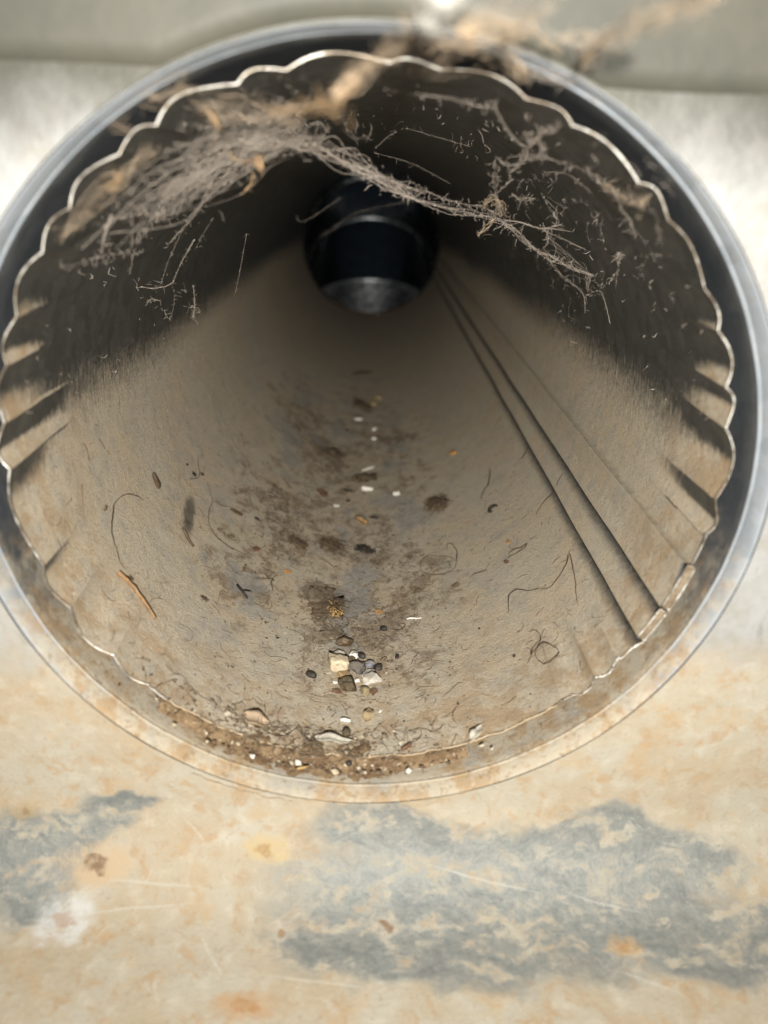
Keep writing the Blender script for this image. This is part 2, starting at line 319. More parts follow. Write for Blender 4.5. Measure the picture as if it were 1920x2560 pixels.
# ---- layout tables: things on the pipe (angle deg, depth mm), webs (mm)
DEBRIS=[
 ('pebble', 'large cream pebble in the little pile of stones', 'pebble', 'peb', 'cream', -95.96, 37.64, 6.83, 6.69, -24.1),
 ('pebble', 'pale grey pebble tucked behind the large cream pebble', 'pebble', 'peb', 'palegrey', -95.91, 42.95, 4.49, 3.24, 40.3),
 ('pebble', 'small white pebble with a pointed top above the stone pile', 'pebble', 'peb', 'white', -92.66, 44.04, 3.32, 2.96, 73.8),
 ('pebble', 'whitish rounded pebble at the lower right of the stone pile', 'pebble', 'peb', 'palegrey', -88.72, 30.96, 5.38, 4.46, -17.2),
 ('stone_flake', 'light grey flake leaning on the whitish rounded pebble', 'stone flake', 'chip', 'grey', -89.47, 34.51, 4.65, 2.55, 50.7),
 ('wood_chip', 'tan striped wood chip below the large cream pebble', 'wood chip', 'chip', 'wood', -94.51, 33.18, 3.74, 3.8, 2.5),
 ('pebble', 'tiny white pebble right of the tan wood chip', 'pebble', 'peb', 'white', -91.76, 31.0, 1.86, 1.54, 20.1),
 ('soil_crumb', 'dark olive brown crumb at the bottom of the stone pile', 'soil crumb', 'peb', 'darkbrown', -93.47, 27.45, 5.16, 5.07, -51.3),
 ('pebble', 'dark grey pebble in the middle of the stone pile', 'pebble', 'peb', 'darkgrey', -91.63, 36.74, 4.7, 5.27, 20.4),
 ('pebble', 'small bluish grey pebble at the right of the dark grey one', 'pebble', 'peb', 'bluegrey', -89.06, 38.82, 2.84, 2.66, 32.5),
 ('soil_crumb', 'purplish black crumb at the right end of the stone pile', 'soil crumb', 'peb', 'black', -86.94, 37.6, 2.66, 2.82, 22.2),
 ('seed', 'black seed at the upper right of the stone pile', 'seed', 'seed', 'black', -90.62, 43.34, 3.19, 1.99, -38.2),
 ('soil_crumb', 'round brown crumb above the large cream pebble', 'soil crumb', 'peb', 'brown', -94.76, 50.09, 5.04, 4.63, 33.3),
 ('soil_crumb', 'dark brown crumb wedged between cream and dark grey pebbles', 'soil crumb', 'peb', 'darkbrown', -93.01, 41.28, 2.59, 2.51, 5.8),
 ('soil_crumb', 'olive tan crumb below the whitish rounded pebble', 'soil crumb', 'peb', 'olive', -89.74, 26.39, 2.96, 3.7, 0.8),
 ('bark_chip', 'reddish brown bit beside the olive tan crumb', 'bark chip', 'chip', 'redbrown', -88.16, 25.93, 2.23, 2.48, 43.0),
 ('bark_chip', 'flat reddish brown chip left of the dark olive crumb', 'bark chip', 'chip', 'redbrown', -95.89, 25.46, 2.97, 1.77, -10.6),
 ('paint_flake', 'tiny bright white flake left of the dark olive crumb', 'paint flake', 'chip', 'white', -96.34, 29.58, 1.5, 1.29, -6.8),
 ('dropping', 'fat black dropping left of the stone pile', 'dropping', 'seed', 'black', -101.51, 30.82, 3.51, 2.12, -19.6),
 ('dropping', 'slim black dropping standing apart right of the stone pile', 'dropping', 'seed', 'black', -82.56, 42.99, 2.34, 1.15, 73.0),
 ('seed', 'brown husk lying between the stone pile and the slim dropping', 'seed', 'seed', 'brown', -85.55, 42.23, 2.75, 1.08, 42.5),
 ('dropping', 'black dropping with a curled hair touching it', 'dropping', 'seed', 'black', -85.32, 58.87, 2.63, 1.84, -24.0),
 ('leaf_scrap', 'orange scrap right of the straw tangle with a black dot', 'leaf scrap', 'chip', 'orange', -86.51, 70.26, 2.45, 2.16, -60.4),
 ('leaf_scrap', 'orange scrap upper left of the brown lint mat', 'leaf scrap', 'chip', 'orange', -111.7, 88.15, 2.03, 2.98, -53.3),
 ('splinter', 'short white sliver near the mouth edge', 'splinter', 'stick', 'white', -93.73, 12.9, 2.66, 1.11, 1.1),
 ('leaf_scrap', 'pale tan pointed scrap near the mouth edge', 'leaf scrap', 'flake', 'tan', -88.99, 15.29, 6.04, 2.89, 83.9),
 ('paint_flake', 'white crumb with a dark foot beside the pale tan scrap', 'paint flake', 'chip', 'white', -86.62, 17.36, 0.99, 1.33, -3.4),
 ('lint_mat', 'upper grey brown felted lint mat above the straw tangle', 'lint', 'mat', 'lint', -102.62, 79.16, 10.07, 12.81, -16.4),
 ('lint_mat', 'dark brown lint mat under the straw tangle', 'lint', 'mat', 'lintdark', -99.74, 71.32, 15.22, 11.07, 61.6),
 ('lint_mat', 'thin olive lint mat just above the round brown crumb', 'lint', 'mat', 'lint', -98.02, 55.07, 6.12, 6.1, 22.6),
 ('straw_tangle', 'small golden tangle of dry straw', 'straw', 'tangle', 'straw', -97.91, 68.54, 4.91, 12.43, 14.8),
 ('soil_clump', 'dark brown hairy clump deep in the pipe left of centre', 'soil clump', 'clump', 'darkbrown', -104.42, 230.25, 11.95, 11.33, -41.6),
 ('seed', 'small black seed upslope of the hairy brown clump', 'seed', 'seed', 'black', -99.42, 277.44, 2.88, 1.54, -16.5),
 ('white_grain', 'white grain nearest the far end, right of the black seed', 'grain', 'seed', 'white', -87.1, 282.01, 4.2, 2.4, 56.6),
 ('white_grain', 'white grain just below the other right hand white grain', 'grain', 'seed', 'white', -87.35, 262.69, 3.44, 2.04, -29.1),
 ('white_grain', 'long thin white grain farthest into the pipe', 'grain', 'seed', 'white', -94.34, 302.57, 5.89, 1.91, 18.7),
 ('plaster_crumb', 'white plaster crumb on the lower edge of the dark dirt patch', 'plaster crumb', 'peb', 'white', -90.18, 184.26, 5.44, 3.28, -18.5),
 ('plaster_crumb', 'white plaster crumb alone right of the dark dirt patch', 'plaster crumb', 'peb', 'white', -79.69, 176.33, 4.14, 3.1, -9.8),
 ('plaster_crumb', 'thin white crust on the upper edge of the dark dirt patch', 'plaster crumb', 'peb', 'white', -89.94, 213.33, 9.83, 2.06, 45.9),
 ('soil_clump', 'broad dark dirt patch under the white crust', 'soil clump', 'clump', 'darkbrown', -91.15, 199.52, 15.67, 9.98, 31.7),
 ('soil_clump', 'narrow blackish clump left of the white plaster crumb', 'soil clump', 'clump', 'black', -96.87, 181.68, 5.85, 2.8, -7.2),
 ('bark_chip', 'reddish brown chip left of the broad dark dirt patch', 'bark chip', 'chip', 'redbrown', -105.69, 170.4, 6.85, 3.94, -61.9),
 ('seed', 'black seed below the narrow blackish clump', 'seed', 'seed', 'black', -96.57, 168.28, 2.5, 1.41, 18.4),
 ('wood_chip', 'orange tan wood sliver in mid pipe', 'wood chip', 'stick', 'wood', -91.71, 145.61, 6.65, 2.71, -44.9),
 ('insect_part', 'black curved insect part right of the orange tan sliver', 'insect part', 'seed', 'black', -87.34, 150.42, 4.49, 1.55, -16.2),
 ('dead_leaf', 'black crumpled leaf clump in the middle of the pipe floor', 'dead leaf', 'clump', 'black', -90.73, 119.15, 9.93, 5.65, -37.8),
 ('lint_mat', 'brown fuzzy lint left of the black crumpled leaf', 'lint', 'mat', 'lintdark', -100.88, 119.78, 9.4, 13.04, 23.7),
 ('lint_mat', 'small round brown lint tuft farther left of the crumpled leaf', 'lint', 'mat', 'lintdark', -110.68, 113.6, 6.0, 8.13, 38.5),
 ('paint_flake', 'tiny white chip left of the black curved insect part', 'paint flake', 'chip', 'white', -100.41, 159.94, 2.35, 2.6, -57.2),
 ('leaf_scrap', 'orange scrap on the right part of the pipe floor, deeper one', 'leaf scrap', 'chip', 'orange', -56.38, 202.52, 3.28, 5.23, 28.2),
 ('leaf_scrap', 'small orange scrap right of the looped hair', 'leaf scrap', 'chip', 'orange', -49.12, 87.87, 1.49, 2.93, 9.9),
 ('insect_part', 'black C shaped insect leg alone right of centre', 'insect part', 'cee', 'black', -49.79, 118.95, 4.1, 3.99, -56.8),
 ('lint_mat', 'rounded brown lint nest right of the plaster crumbs', 'lint', 'mat', 'lintdark', -66.4, 152.8, 9.27, 15.92, 23.7),
 ('soil_crumb', 'brown crumb below the looped hair', 'soil crumb', 'clump', 'brown', -76.15, 82.63, 2.65, 1.97, 35.8),
 ('soil_crumb', 'brown crumb at the right of the looped hair tail', 'soil crumb', 'clump', 'brown', -66.06, 78.2, 2.41, 2.3, 52.4),
 ('soil_crumb', 'reddish crumb at the end of the frizzy thread', 'soil crumb', 'peb', 'redbrown', -51.47, 76.19, 2.53, 1.35, -50.9),
 ('white_sliver', 'bright white needle lying right of the stone pile', 'sliver', 'stick', 'white', -77.91, 63.65, 4.95, 0.61, -5.2),
 ('seed', 'tiny black seed left of the hair ring', 'seed', 'seed', 'black', -56.8, 26.44, 0.98, 0.89, -39.2),
 ('paint_flake', 'curved white petal shaped flake on the mouth edge', 'paint flake', 'flake', 'offwhite', -67.77, 1.21, 5.24, 2.83, 48.4),
 ('seed_pod', 'long dark brown pod on the left side of the pipe', 'seed pod', 'seed', 'darkbrown', -153.86, 77.18, 5.91, 1.98, -24.2),
 ('soil_crumb', 'brown crumb at far left near the long hair', 'soil crumb', 'seed', 'brown', -159.76, 39.17, 2.2, 1.09, 107.6),
 ('dry_stem', 'orange brown dry stem at the lower left', 'stem', 'stem', 'stem', -143.45, 24.91, 22.85, 1.17, 55.8),
 ('soil_crumb', 'purplish crumb beside the top of the dry stem', 'soil crumb', 'clump', 'brown', -146.08, 29.08, 2.01, 1.58, 58.1),
 ('twig', 'black T shaped twig left of the lint mats', 'twig', 'tee', 'black', -121.15, 63.66, 5.13, 3.73, 44.3),
 ('soil_crumb', 'dark brown crumb below left of the black twig', 'soil crumb', 'clump', 'darkbrown', -129.43, 48.21, 2.56, 1.92, 25.9),
 ('splinter', 'thin brown splinter lying aslant on the left floor', 'splinter', 'stick', 'brown', -139.49, 69.93, 6.96, 0.91, -29.2),
 ('splinter', 'short dark splinter at the end of the curved hair', 'splinter', 'stick', 'darkbrown', -130.56, 110.71, 5.38, 1.18, 17.7),
 ('splinter', 'brown upright splinter right of the black twig', 'splinter', 'stick', 'brown', -114.79, 75.82, 7.88, 0.61, 95.2),
 ('seed', 'black speck near the brown hook shaped hair', 'seed', 'seed', 'black', -149.69, 108.47, 1.07, 0.97, -12.9),
 ('insect_part', 'glossy black insect part below the hook shaped hair', 'insect part', 'clump', 'black', -146.52, 108.78, 2.42, 1.75, 66.9),
 ('insect_part', 'black insect part just right of the hook shaped hair', 'insect part', 'clump', 'black', -144.52, 115.09, 2.48, 1.23, 77.2),
 ('insect_part', 'black insect part right of the knotted hair', 'insect part', 'clump', 'black', -124.04, 117.79, 2.67, 1.55, 34.9),
 ('insect_part', 'reddish brown curled insect part on the left floor', 'insect part', 'clump', 'redbrown', -121.49, 94.89, 5.2, 2.21, 61.5),
 ('soil_clump', 'dark blob of dirt deepest on the pipe floor', 'soil clump', 'clump', 'darkbrown', -94.63, 432.12, 27.42, 7.62, 47.7),
 ('soil_crumb', 'brown smudge of dirt beside the tan ring', 'soil clump', 'mat', 'lintdark', -93.38, 339.01, 9.95, 37.21, 16.8),
 ('leaf_scrap', 'tan curled scrap deep on the pipe floor', 'leaf scrap', 'cee', 'tan', -86.19, 345.8, 7.14, 20.83, -10.0),
 ('paper_scrap', 'pinkish tan crumpled scrap on the mouth edge left of centre', 'paper scrap', 'flake', 'pink', -111.5, 5.47, 7.25, 5.22, -2.9),
 ('plaster_crumb', 'white round crumb at the left of the mouth dirt', 'plaster crumb', 'peb', 'white', -110.35, -13.36, 1.4, 1.43, 21.9),
 ('plaster_crumb', 'white crumb in the mouth dirt left of centre', 'plaster crumb', 'peb', 'white', -101.98, -3.02, 1.54, 1.64, 14.5),
 ('plaster_crumb', 'white crumb at the right of the mouth dirt', 'plaster crumb', 'peb', 'white', -81.72, -13.26, 1.62, 1.56, -8.2),
 ('pebble', 'yellowish round pebble in the mouth dirt', 'pebble', 'peb', 'cream', -95.08, -12.32, 1.62, 1.79, 6.2),
 ('insect_part', 'black glossy bead in the mouth dirt', 'insect part', 'seed', 'black', -92.56, -1.42, 1.71, 2.13, 3.8),
 ('seed', 'dark crumb below the short white sliver', 'soil crumb', 'seed', 'darkbrown', -93.27, 7.73, 2.18, 3.71, 5.0),
 ('paper_scrap', 'bent pale strip of flaking zinc on the mouth edge', 'zinc flake', 'flake', 'offwhite', -96.0, 3.6, 9.69, 2.92, -3.9),
 ('splinter', 'reddish brown splinter at right of the mouth edge', 'splinter', 'stick', 'redbrown', -81.75, 1.98, 3.24, 1.09, 40.2),
 ('straw', 'thin straw bit lying in the mouth dirt', 'straw', 'stick', 'straw', -100.94, -13.21, 3.27, 0.72, 22.8),
]
HAIRS=[
 ('long fine hair curving down the left side of the pipe', 0.16, [(-153.92, 61.53), (-155.73, 59.58), (-158.34, 52.36), (-158.97, 44.67), (-157.77, 38.97), (-155.39, 34.0), (-152.62, 30.91), (-149.73, 29.32), (-148.29, 28.79)]),
 ('knotted reddish hair sweeping across the left floor', 0.15, [(-142.07, 110.65), (-139.18, 107.43), (-138.3, 101.23), (-137.87, 97.22), (-136.13, 88.74), (-133.82, 84.57), (-130.77, 83.52), (-127.08, 84.08), (-124.29, 85.63)]),
 ('brown hook shaped hair below the pod', 0.17, [(-148.77, 119.83), (-146.94, 115.94), (-145.53, 112.03), (-145.5, 105.83), (-147.42, 100.63)]),
 ('thin hair reaching from the knot to the short dark splinter', 0.13, [(-138.3, 101.23), (-137.2, 105.98), (-135.26, 106.42), (-132.5, 111.08)]),
 ('pale looping hair right of the knotted hair', 0.12, [(-131.19, 117.68), (-132.07, 125.82), (-128.43, 137.49), (-128.24, 127.29), (-126.33, 123.27), (-126.87, 117.35), (-129.43, 113.87)]),
 ('large oval loop of hair on the right floor', 0.13, [(-64.99, 97.06), (-66.96, 100.91), (-69.66, 103.93), (-72.8, 105.13), (-74.58, 100.95), (-74.51, 95.65), (-72.88, 91.57), (-70.0, 88.54), (-67.26, 88.19), (-65.22, 90.35), (-64.18, 95.27), (-63.54, 100.83), (-64.44, 107.96)]),
 ('dark thick curled hair above the oval loop', 0.22, [(-66.37, 106.77), (-65.99, 109.69), (-65.11, 110.16), (-64.24, 106.3), (-63.69, 101.0), (-64.23, 95.34)]),
 ('forked hair pointing up near the seam', 0.15, [(-47.88, 51.13), (-43.91, 45.9), (-40.76, 46.99), (-37.89, 49.05), (-35.83, 51.22), (-36.41, 46.72), (-37.74, 39.22), (-39.09, 32.89), (-39.84, 28.22)]),
 ('frizzy reddish thread above the reddish crumb', 0.17, [(-51.37, 76.43), (-49.85, 77.6), (-50.08, 80.49), (-47.89, 79.17), (-46.4, 77.69), (-44.58, 77.99), (-45.3, 76.02), (-47.79, 75.66), (-50.59, 77.19)]),
 ('long wisp leaning on the seam groove', 0.15, [(-38.92, 89.17), (-35.66, 90.79), (-31.9, 91.68), (-28.9, 92.25), (-26.45, 92.08)]),
 ('short wisp hanging from the seam groove', 0.15, [(-31.12, 142.53), (-33.01, 139.09), (-35.15, 136.42)]),
 ('wispy thread running towards the forked hair', 0.14, [(-62.0, 77.85), (-60.29, 79.41), (-57.71, 77.32), (-56.77, 77.24)]),
 ('brown twist of fibre above the lint nest', 0.3, [(-46.19, 157.25), (-46.63, 150.83), (-48.47, 142.16), (-50.86, 139.88), (-52.29, 133.17)]),
 ('neat ring shaped hair with a curled tail', 0.17, [(-52.03, 32.67), (-50.46, 30.63), (-49.91, 27.65), (-50.41, 25.02), (-52.18, 24.04), (-53.43, 22.89), (-51.67, 23.94), (-49.63, 23.47), (-48.13, 20.17), (-47.64, 17.18), (-48.46, 14.75), (-50.06, 14.53), (-51.51, 16.29), (-52.26, 19.19), (-52.06, 21.78), (-50.38, 22.32)]),
 ('branching brown thread below the forked hair', 0.16, [(-55.18, 46.33), (-54.26, 51.64), (-53.22, 55.64), (-51.14, 55.41), (-48.7, 51.71), (-46.02, 49.43)]),
 ('curved hair joining the black dropping', 0.14, [(-83.97, 58.06), (-81.64, 57.51), (-80.18, 59.1), (-80.37, 60.64), (-81.3, 61.23)]),
 ('curly hair beside the stone pile crumb', 0.12, [(-99.01, 48.1), (-98.42, 50.47), (-96.87, 52.05), (-95.52, 52.95), (-94.56, 55.98)]),
 ('faint hair arcing over the small lint tuft', 0.13, [(-112.06, 173.67), (-109.89, 179.01), (-107.97, 176.29), (-106.68, 171.57)]),
 ('thin hair drooping below the yellow crumbs', 0.13, [(-115.13, 162.05), (-113.87, 156.95), (-114.03, 150.04)]),
 ('fine thread crossing the left floor below the crumbs', 0.12, [(-104.32, 106.88), (-101.61, 102.95), (-99.56, 100.06), (-98.07, 96.09)]),
 ('thin hair left of the straw tangle', 0.12, [(-118.99, 73.94), (-116.62, 76.93), (-115.04, 79.97), (-113.87, 84.81)]),
 ('brown curl right of the straw tangle', 0.12, [(-96.92, 60.63), (-95.45, 58.67), (-94.32, 60.68), (-94.65, 64.81), (-96.36, 65.61)]),
]
WEBS=[
 ('main', 'web', 7, 0.55, 0.11, 7, [(-27.37, 22.0, 62.87), (-20.45, 26.0, 62.99), (-14.73, 30.0, 63.06), (-11.58, 34.0, 62.2), (-7.28, 38.0, 60.12), (-1.39, 42.0, 57.66), (4.48, 46.0, 55.04), (9.93, 50.0, 52.91), (18.18, 54.0, 50.74), (25.28, 58.0, 49.46), (30.86, 62.0, 48.21), (35.89, 64.0, 46.48), (39.99, 66.0, 43.58), (45.87, 70.0, 39.75), (50.95, 74.0, 37.85), (57.6, 80.0, 35.35), (66.33, 85.93, 32.35)]),
 ('main', 'web', 7, 0.9, 0.11, 6, [(-18.42, 30.0, 64.09), (-14.18, 31.0, 63.69), (-9.78, 36.0, 62.92), (-5.39, 40.0, 61.73), (-1.43, 42.0, 59.79), (1.3, 44.0, 58.07), (6.94, 48.0, 55.75), (12.41, 51.0, 54.11)]),
 ('main', 'web', 6, 1.0, 0.14, 5, [(-15.65, 30.0, 63.6), (-11.58, 34.0, 61.62), (-7.28, 38.0, 59.53), (-1.39, 42.0, 57.35), (3.45, 46.0, 55.01), (9.22, 50.0, 52.89)]),
 ('main', 'web', 3, 0.3, 0.1, 4, [(12.39, 51.0, 54.6), (18.07, 54.0, 52.75), (23.55, 57.0, 51.5), (27.27, 60.0, 51.2), (28.65, 61.0, 50.64), (33.61, 63.0, 48.96)]),
 ('main', 'web', 3, 0.3, 0.1, 3, [(34.46, 63.0, 47.91), (39.28, 64.0, 47.28), (45.2, 66.0, 46.08), (48.71, 68.0, 46.45), (52.3, 72.0, 47.12)]),
 ('main', 'web', 2, 0.2, 0.09, 2, [(45.2, 66.0, 46.08), (50.02, 70.0, 45.66), (56.34, 76.0, 44.79)]),
 ('main', 'web', 2, 0.2, 0.09, 2, [(45.64, 66.0, 45.54), (54.12, 76.0, 42.82), (62.13, 80.12, 39.83)]),
 ('main', 'web', 2, 0.2, 0.09, 2, [(46.94, 67.0, 44.43), (48.01, 69.0, 42.12), (46.63, 70.0, 40.15)]),
 ('main', 'web', 6, 0.9, 0.08, 2, [(47.83, 68.0, 43.66), (55.04, 76.0, 38.38), (62.75, 86.0, 33.3), (66.88, 92.0, 30.28), (67.87, 94.0, 26.63)]),
 ('main', 'web', 2, 0.25, 0.09, 2, [(66.82, 92.0, 30.71), (67.23, 78.85, 30.43), (66.1, 67.22, 32.82), (64.13, 55.59, 36.52), (61.4, 47.89, 40.95)]),
 ('main', 'web', 4, 0.4, 0.09, 3, [(49.08, 73.0, 38.08), (56.78, 84.0, 32.12), (64.02, 92.0, 28.07), (67.22, 96.0, 25.05), (69.16, 100.0, 19.63)]),
 ('main', 'web', 2, 0.2, 0.09, 2, [(67.22, 96.0, 25.05), (68.65, 92.06, 27.09), (68.32, 83.1, 27.91), (69.74, 80.18, 24.14), (71.25, 79.31, 19.25)]),
 ('main', 'web', 2, 0.2, 0.08, 1, [(67.23, 78.85, 30.43), (65.11, 71.08, 34.74)]),
 ('main', 'web', 2, 0.2, 0.08, 1, [(67.06, 64.74, 30.81), (63.94, 55.73, 36.86)]),
 ('main', 'web', 3, 0.3, 0.08, 2, [(-25.73, 30.0, 58.26), (-22.41, 29.0, 60.58), (-20.09, 28.0, 62.27)]),
 ('main', 'tan', 8, 0.9, 0.13, 6, [(28.86, 60.0, 51.01), (30.08, 59.0, 52.78), (32.91, 60.0, 51.8), (33.83, 62.0, 48.99)]),
 ('main', 'tan', 5, 0.5, 0.13, 4, [(27.69, 60.0, 43.96), (29.61, 60.0, 46.13), (31.82, 61.0, 48.62)]),
 ('fan', 'web', 4, 1.3, 0.085, 2, [(-55.21, 0.0, 44.32), (-42.83, 9.0, 51.75), (-29.54, 19.0, 58.15), (-14.51, 30.0, 65.13)]),
 ('fan', 'web', 4, 1.3, 0.085, 2, [(-52.38, 1.0, 46.1), (-41.48, 11.66, 51.21), (-28.54, 19.33, 57.73), (-14.51, 30.0, 64.75)]),
 ('fan', 'web', 4, 1.3, 0.085, 2, [(-49.43, 0.0, 48.29), (-39.98, 13.0, 53.02), (-27.57, 19.0, 58.72), (-14.52, 30.0, 64.36)]),
 ('fan', 'web', 4, 1.3, 0.085, 2, [(-47.03, 2.0, 50.38), (-37.47, 11.32, 54.84), (-26.61, 19.66, 59.74), (-14.53, 30.0, 63.98)]),
 ('fan', 'web', 4, 1.3, 0.085, 2, [(-44.28, 0.0, 53.52), (-36.14, 12.0, 57.35), (-25.77, 19.0, 61.07), (-14.53, 30.0, 63.59)]),
 ('fan', 'web', 4, 1.3, 0.085, 2, [(-43.41, 3.0, 56.27), (-34.73, 10.98, 59.54), (-25.33, 19.99, 62.34), (-14.51, 30.0, 65.13)]),
 ('fan', 'web', 4, 1.3, 0.085, 2, [(-39.87, 0.0, 58.27), (-32.83, 11.0, 61.29), (-24.26, 19.0, 62.0), (-14.51, 30.0, 64.75)]),
 ('fan', 'web', 4, 1.3, 0.085, 2, [(-37.33, 2.0, 60.25), (-31.44, 14.32, 61.1), (-23.24, 19.66, 62.97), (-14.52, 30.0, 64.36)]),
 ('fan', 'web', 4, 1.3, 0.085, 2, [(-35.24, 0.0, 62.59), (-29.5, 10.0, 62.94), (-22.58, 19.0, 64.07), (-14.53, 30.0, 63.98)]),
 ('fan', 'web', 4, 1.3, 0.085, 2, [(-33.87, 1.0, 64.93), (-28.85, 12.66, 65.03), (-22.05, 19.33, 65.18), (-14.53, 30.0, 63.59)]),
 ('fan', 'web', 4, 1.3, 0.085, 2, [(-29.3, 0.0, 66.98), (-25.14, 9.0, 66.59), (-20.38, 19.0, 66.19), (-14.51, 30.0, 65.13)]),
 ('fan', 'web', 4, 1.3, 0.085, 2, [(-24.3, 0.0, 68.85), (-21.86, 11.0, 68.39), (-18.5, 19.0, 67.13), (-14.51, 30.0, 64.75)]),
 ('fan', 'web', 4, 1.3, 0.085, 2, [(-20.21, 1.0, 69.99), (-19.12, 13.66, 69.68), (-16.96, 19.33, 66.52), (-14.52, 30.0, 64.36)]),
 ('fan', 'web', 4, 1.3, 0.085, 2, [(-15.18, 0.0, 70.63), (-15.21, 10.0, 70.15), (-15.07, 19.0, 67.01), (-14.53, 30.0, 63.98)]),
 ('fan', 'web', 4, 1.3, 0.085, 2, [(-38.58, 8.0, 53.69), (-31.74, 17.28, 56.62), (-23.31, 21.64, 61.02), (-14.53, 30.0, 63.59)]),
 ('fan', 'web', 4, 1.3, 0.085, 2, [(-32.99, 8.0, 57.33), (-27.36, 14.28, 59.39), (-21.36, 21.64, 62.54), (-14.51, 30.0, 65.13)]),
 ('fan', 'web', 4, 1.3, 0.085, 2, [(-28.7, 10.0, 59.24), (-24.63, 17.6, 61.11), (-19.78, 22.3, 63.46), (-14.51, 30.0, 64.75)]),
 ('fan', 'web', 4, 1.3, 0.085, 2, [(-24.63, 14.0, 61.12), (-21.97, 22.24, 62.85), (-18.29, 23.62, 63.07), (-14.52, 30.0, 64.36)]),
 ('fan', 'web', 4, 1.3, 0.085, 2, [(-48.97, 6.0, 43.41), (-38.37, 13.96, 50.83), (-26.93, 20.98, 57.05), (-14.53, 30.0, 63.98)]),
 ('fan', 'web', 4, 1.3, 0.085, 2, [(-44.75, 6.0, 47.15), (-35.94, 15.96, 53.69), (-25.5, 20.98, 58.58), (-14.53, 30.0, 63.59)]),
 ('fan', 'web', 4, 1.3, 0.085, 2, [(-49.88, 0.0, 52.04), (-39.46, 9.0, 55.17), (-27.81, 19.0, 60.42), (-14.51, 30.0, 65.13)]),
 ('fan', 'web', 4, 1.3, 0.085, 2, [(-33.22, 4.0, 63.22), (-28.08, 13.64, 63.42), (-21.66, 20.32, 64.76), (-14.51, 30.0, 64.75)]),
 ('fan', 'web', 4, 1.3, 0.085, 2, [(-27.68, 6.0, 64.81), (-24.37, 16.96, 64.98), (-19.57, 20.98, 65.57), (-14.52, 30.0, 64.36)]),
 ('fan', 'web', 4, 1.3, 0.085, 2, [(-22.32, 10.0, 65.91), (-20.11, 16.6, 65.84), (-17.57, 22.3, 64.91), (-14.53, 30.0, 63.98)]),
 ('fan', 'tan', 10, 1.0, 0.11, 5, [(-56.99, -3.0, 44.8), (-52.24, -4.0, 48.64), (-47.54, -5.0, 53.06), (-44.48, -6.0, 55.23), (-41.81, -6.0, 56.9), (-38.29, -4.0, 60.26)]),
 ('fan', 'tan', 8, 1.2, 0.1, 4, [(-29.49, -8.0, 66.82), (-25.94, -8.0, 66.05), (-21.29, -7.0, 65.82), (-14.11, -6.0, 65.44)]),
 ('fan', 'orange', 9, 0.9, 0.12, 5, [(-44.04, -8.0, 55.89), (-43.9, -8.0, 54.98), (-46.57, -7.0, 53.78)]),
 ('fan', 'orange', 9, 0.6, 0.14, 4, [(-27.4, -8.0, 65.8), (-26.75, -8.0, 64.52), (-26.4, -7.0, 63.29)]),
 ('fan', 'orange', 10, 0.5, 0.15, 6, [(-24.13, 18.0, 59.05), (-22.8, 18.0, 59.61), (-22.73, 18.0, 57.75), (-23.57, 18.0, 58.53)]),
 ('fan', 'orange', 4, 0.3, 0.12, 3, [(-24.22, 18.0, 56.91), (-24.72, 18.0, 55.28), (-25.65, 19.0, 54.18), (-27.04, 20.0, 53.05)]),
 ('fan', 'orange', 4, 0.4, 0.12, 3, [(-29.22, 16.0, 60.42), (-27.45, 17.0, 59.19), (-24.42, 18.0, 59.04)]),
 ('fan', 'orange', 8, 0.9, 0.12, 4, [(-3.01, -44.0, 67.13), (-3.57, -43.0, 65.97), (-4.51, -42.0, 64.27), (-7.15, -38.0, 64.4), (-10.74, -32.0, 64.42), (-15.5, -26.0, 64.26)]),
 ('fan', 'tan', 8, 1.0, 0.12, 4, [(-30.72, -9.0, 69.84), (-35.14, -9.0, 67.63), (-38.01, -9.0, 67.35)]),
 ('fan', 'tan', 6, 0.8, 0.12, 4, [(-41.14, -8.0, 62.64), (-42.52, -8.0, 63.25), (-44.19, -8.0, 63.43)]),
 ('fan', 'web', 2, 0.45, 0.06, 2, [(-27.93, 12.89, 62.41), (-32.87, 14.0, 55.41), (-38.18, 14.17, 50.63)]),
 ('fan', 'web', 2, 0.45, 0.06, 2, [(-45.38, 3.42, 54.1), (-47.74, 13.0, 47.87), (-45.59, 8.61, 46.06)]),
 ('fan', 'web', 2, 0.45, 0.06, 2, [(-30.65, 6.06, 63.45), (-23.05, 17.0, 62.06), (-18.15, 31.93, 64.32)]),
 ('fan', 'web', 2, 0.45, 0.06, 2, [(-21.72, 22.6, 62.91), (-22.26, 21.0, 61.21), (-21.78, 23.83, 62.36)]),
 ('fan', 'web', 2, 0.45, 0.06, 2, [(-34.69, 8.48, 57.45), (-33.21, 15.0, 56.6), (-27.4, 12.64, 60.32)]),
 ('fan', 'web', 2, 0.45, 0.06, 2, [(-40.17, 6.07, 57.71), (-35.93, 14.5, 53.26), (-29.16, 20.57, 56.16)]),
 ('fan', 'web', 2, 0.45, 0.06, 2, [(-26.02, 11.68, 63.77), (-22.91, 14.0, 61.43), (-21.06, 24.75, 62.64)]),
 ('fan', 'web', 2, 0.45, 0.06, 2, [(-14.88, 13.76, 67.66), (-16.04, 10.5, 65.39), (-17.84, 12.4, 67.98)]),
 ('fan', 'web', 2, 0.45, 0.06, 2, [(-39.96, 3.92, 55.59), (-32.3, 10.0, 61.65), (-22.75, 4.52, 68.59)]),
 ('fan', 'web', 2, 0.45, 0.06, 2, [(-22.79, 18.55, 64.34), (-18.0, 12.0, 64.17), (-14.81, 15.74, 67.08)]),
 ('fan', 'web', 2, 0.45, 0.06, 2, [(-18.64, 8.87, 68.82), (-26.98, 13.5, 58.81), (-33.51, 17.53, 53.5)]),
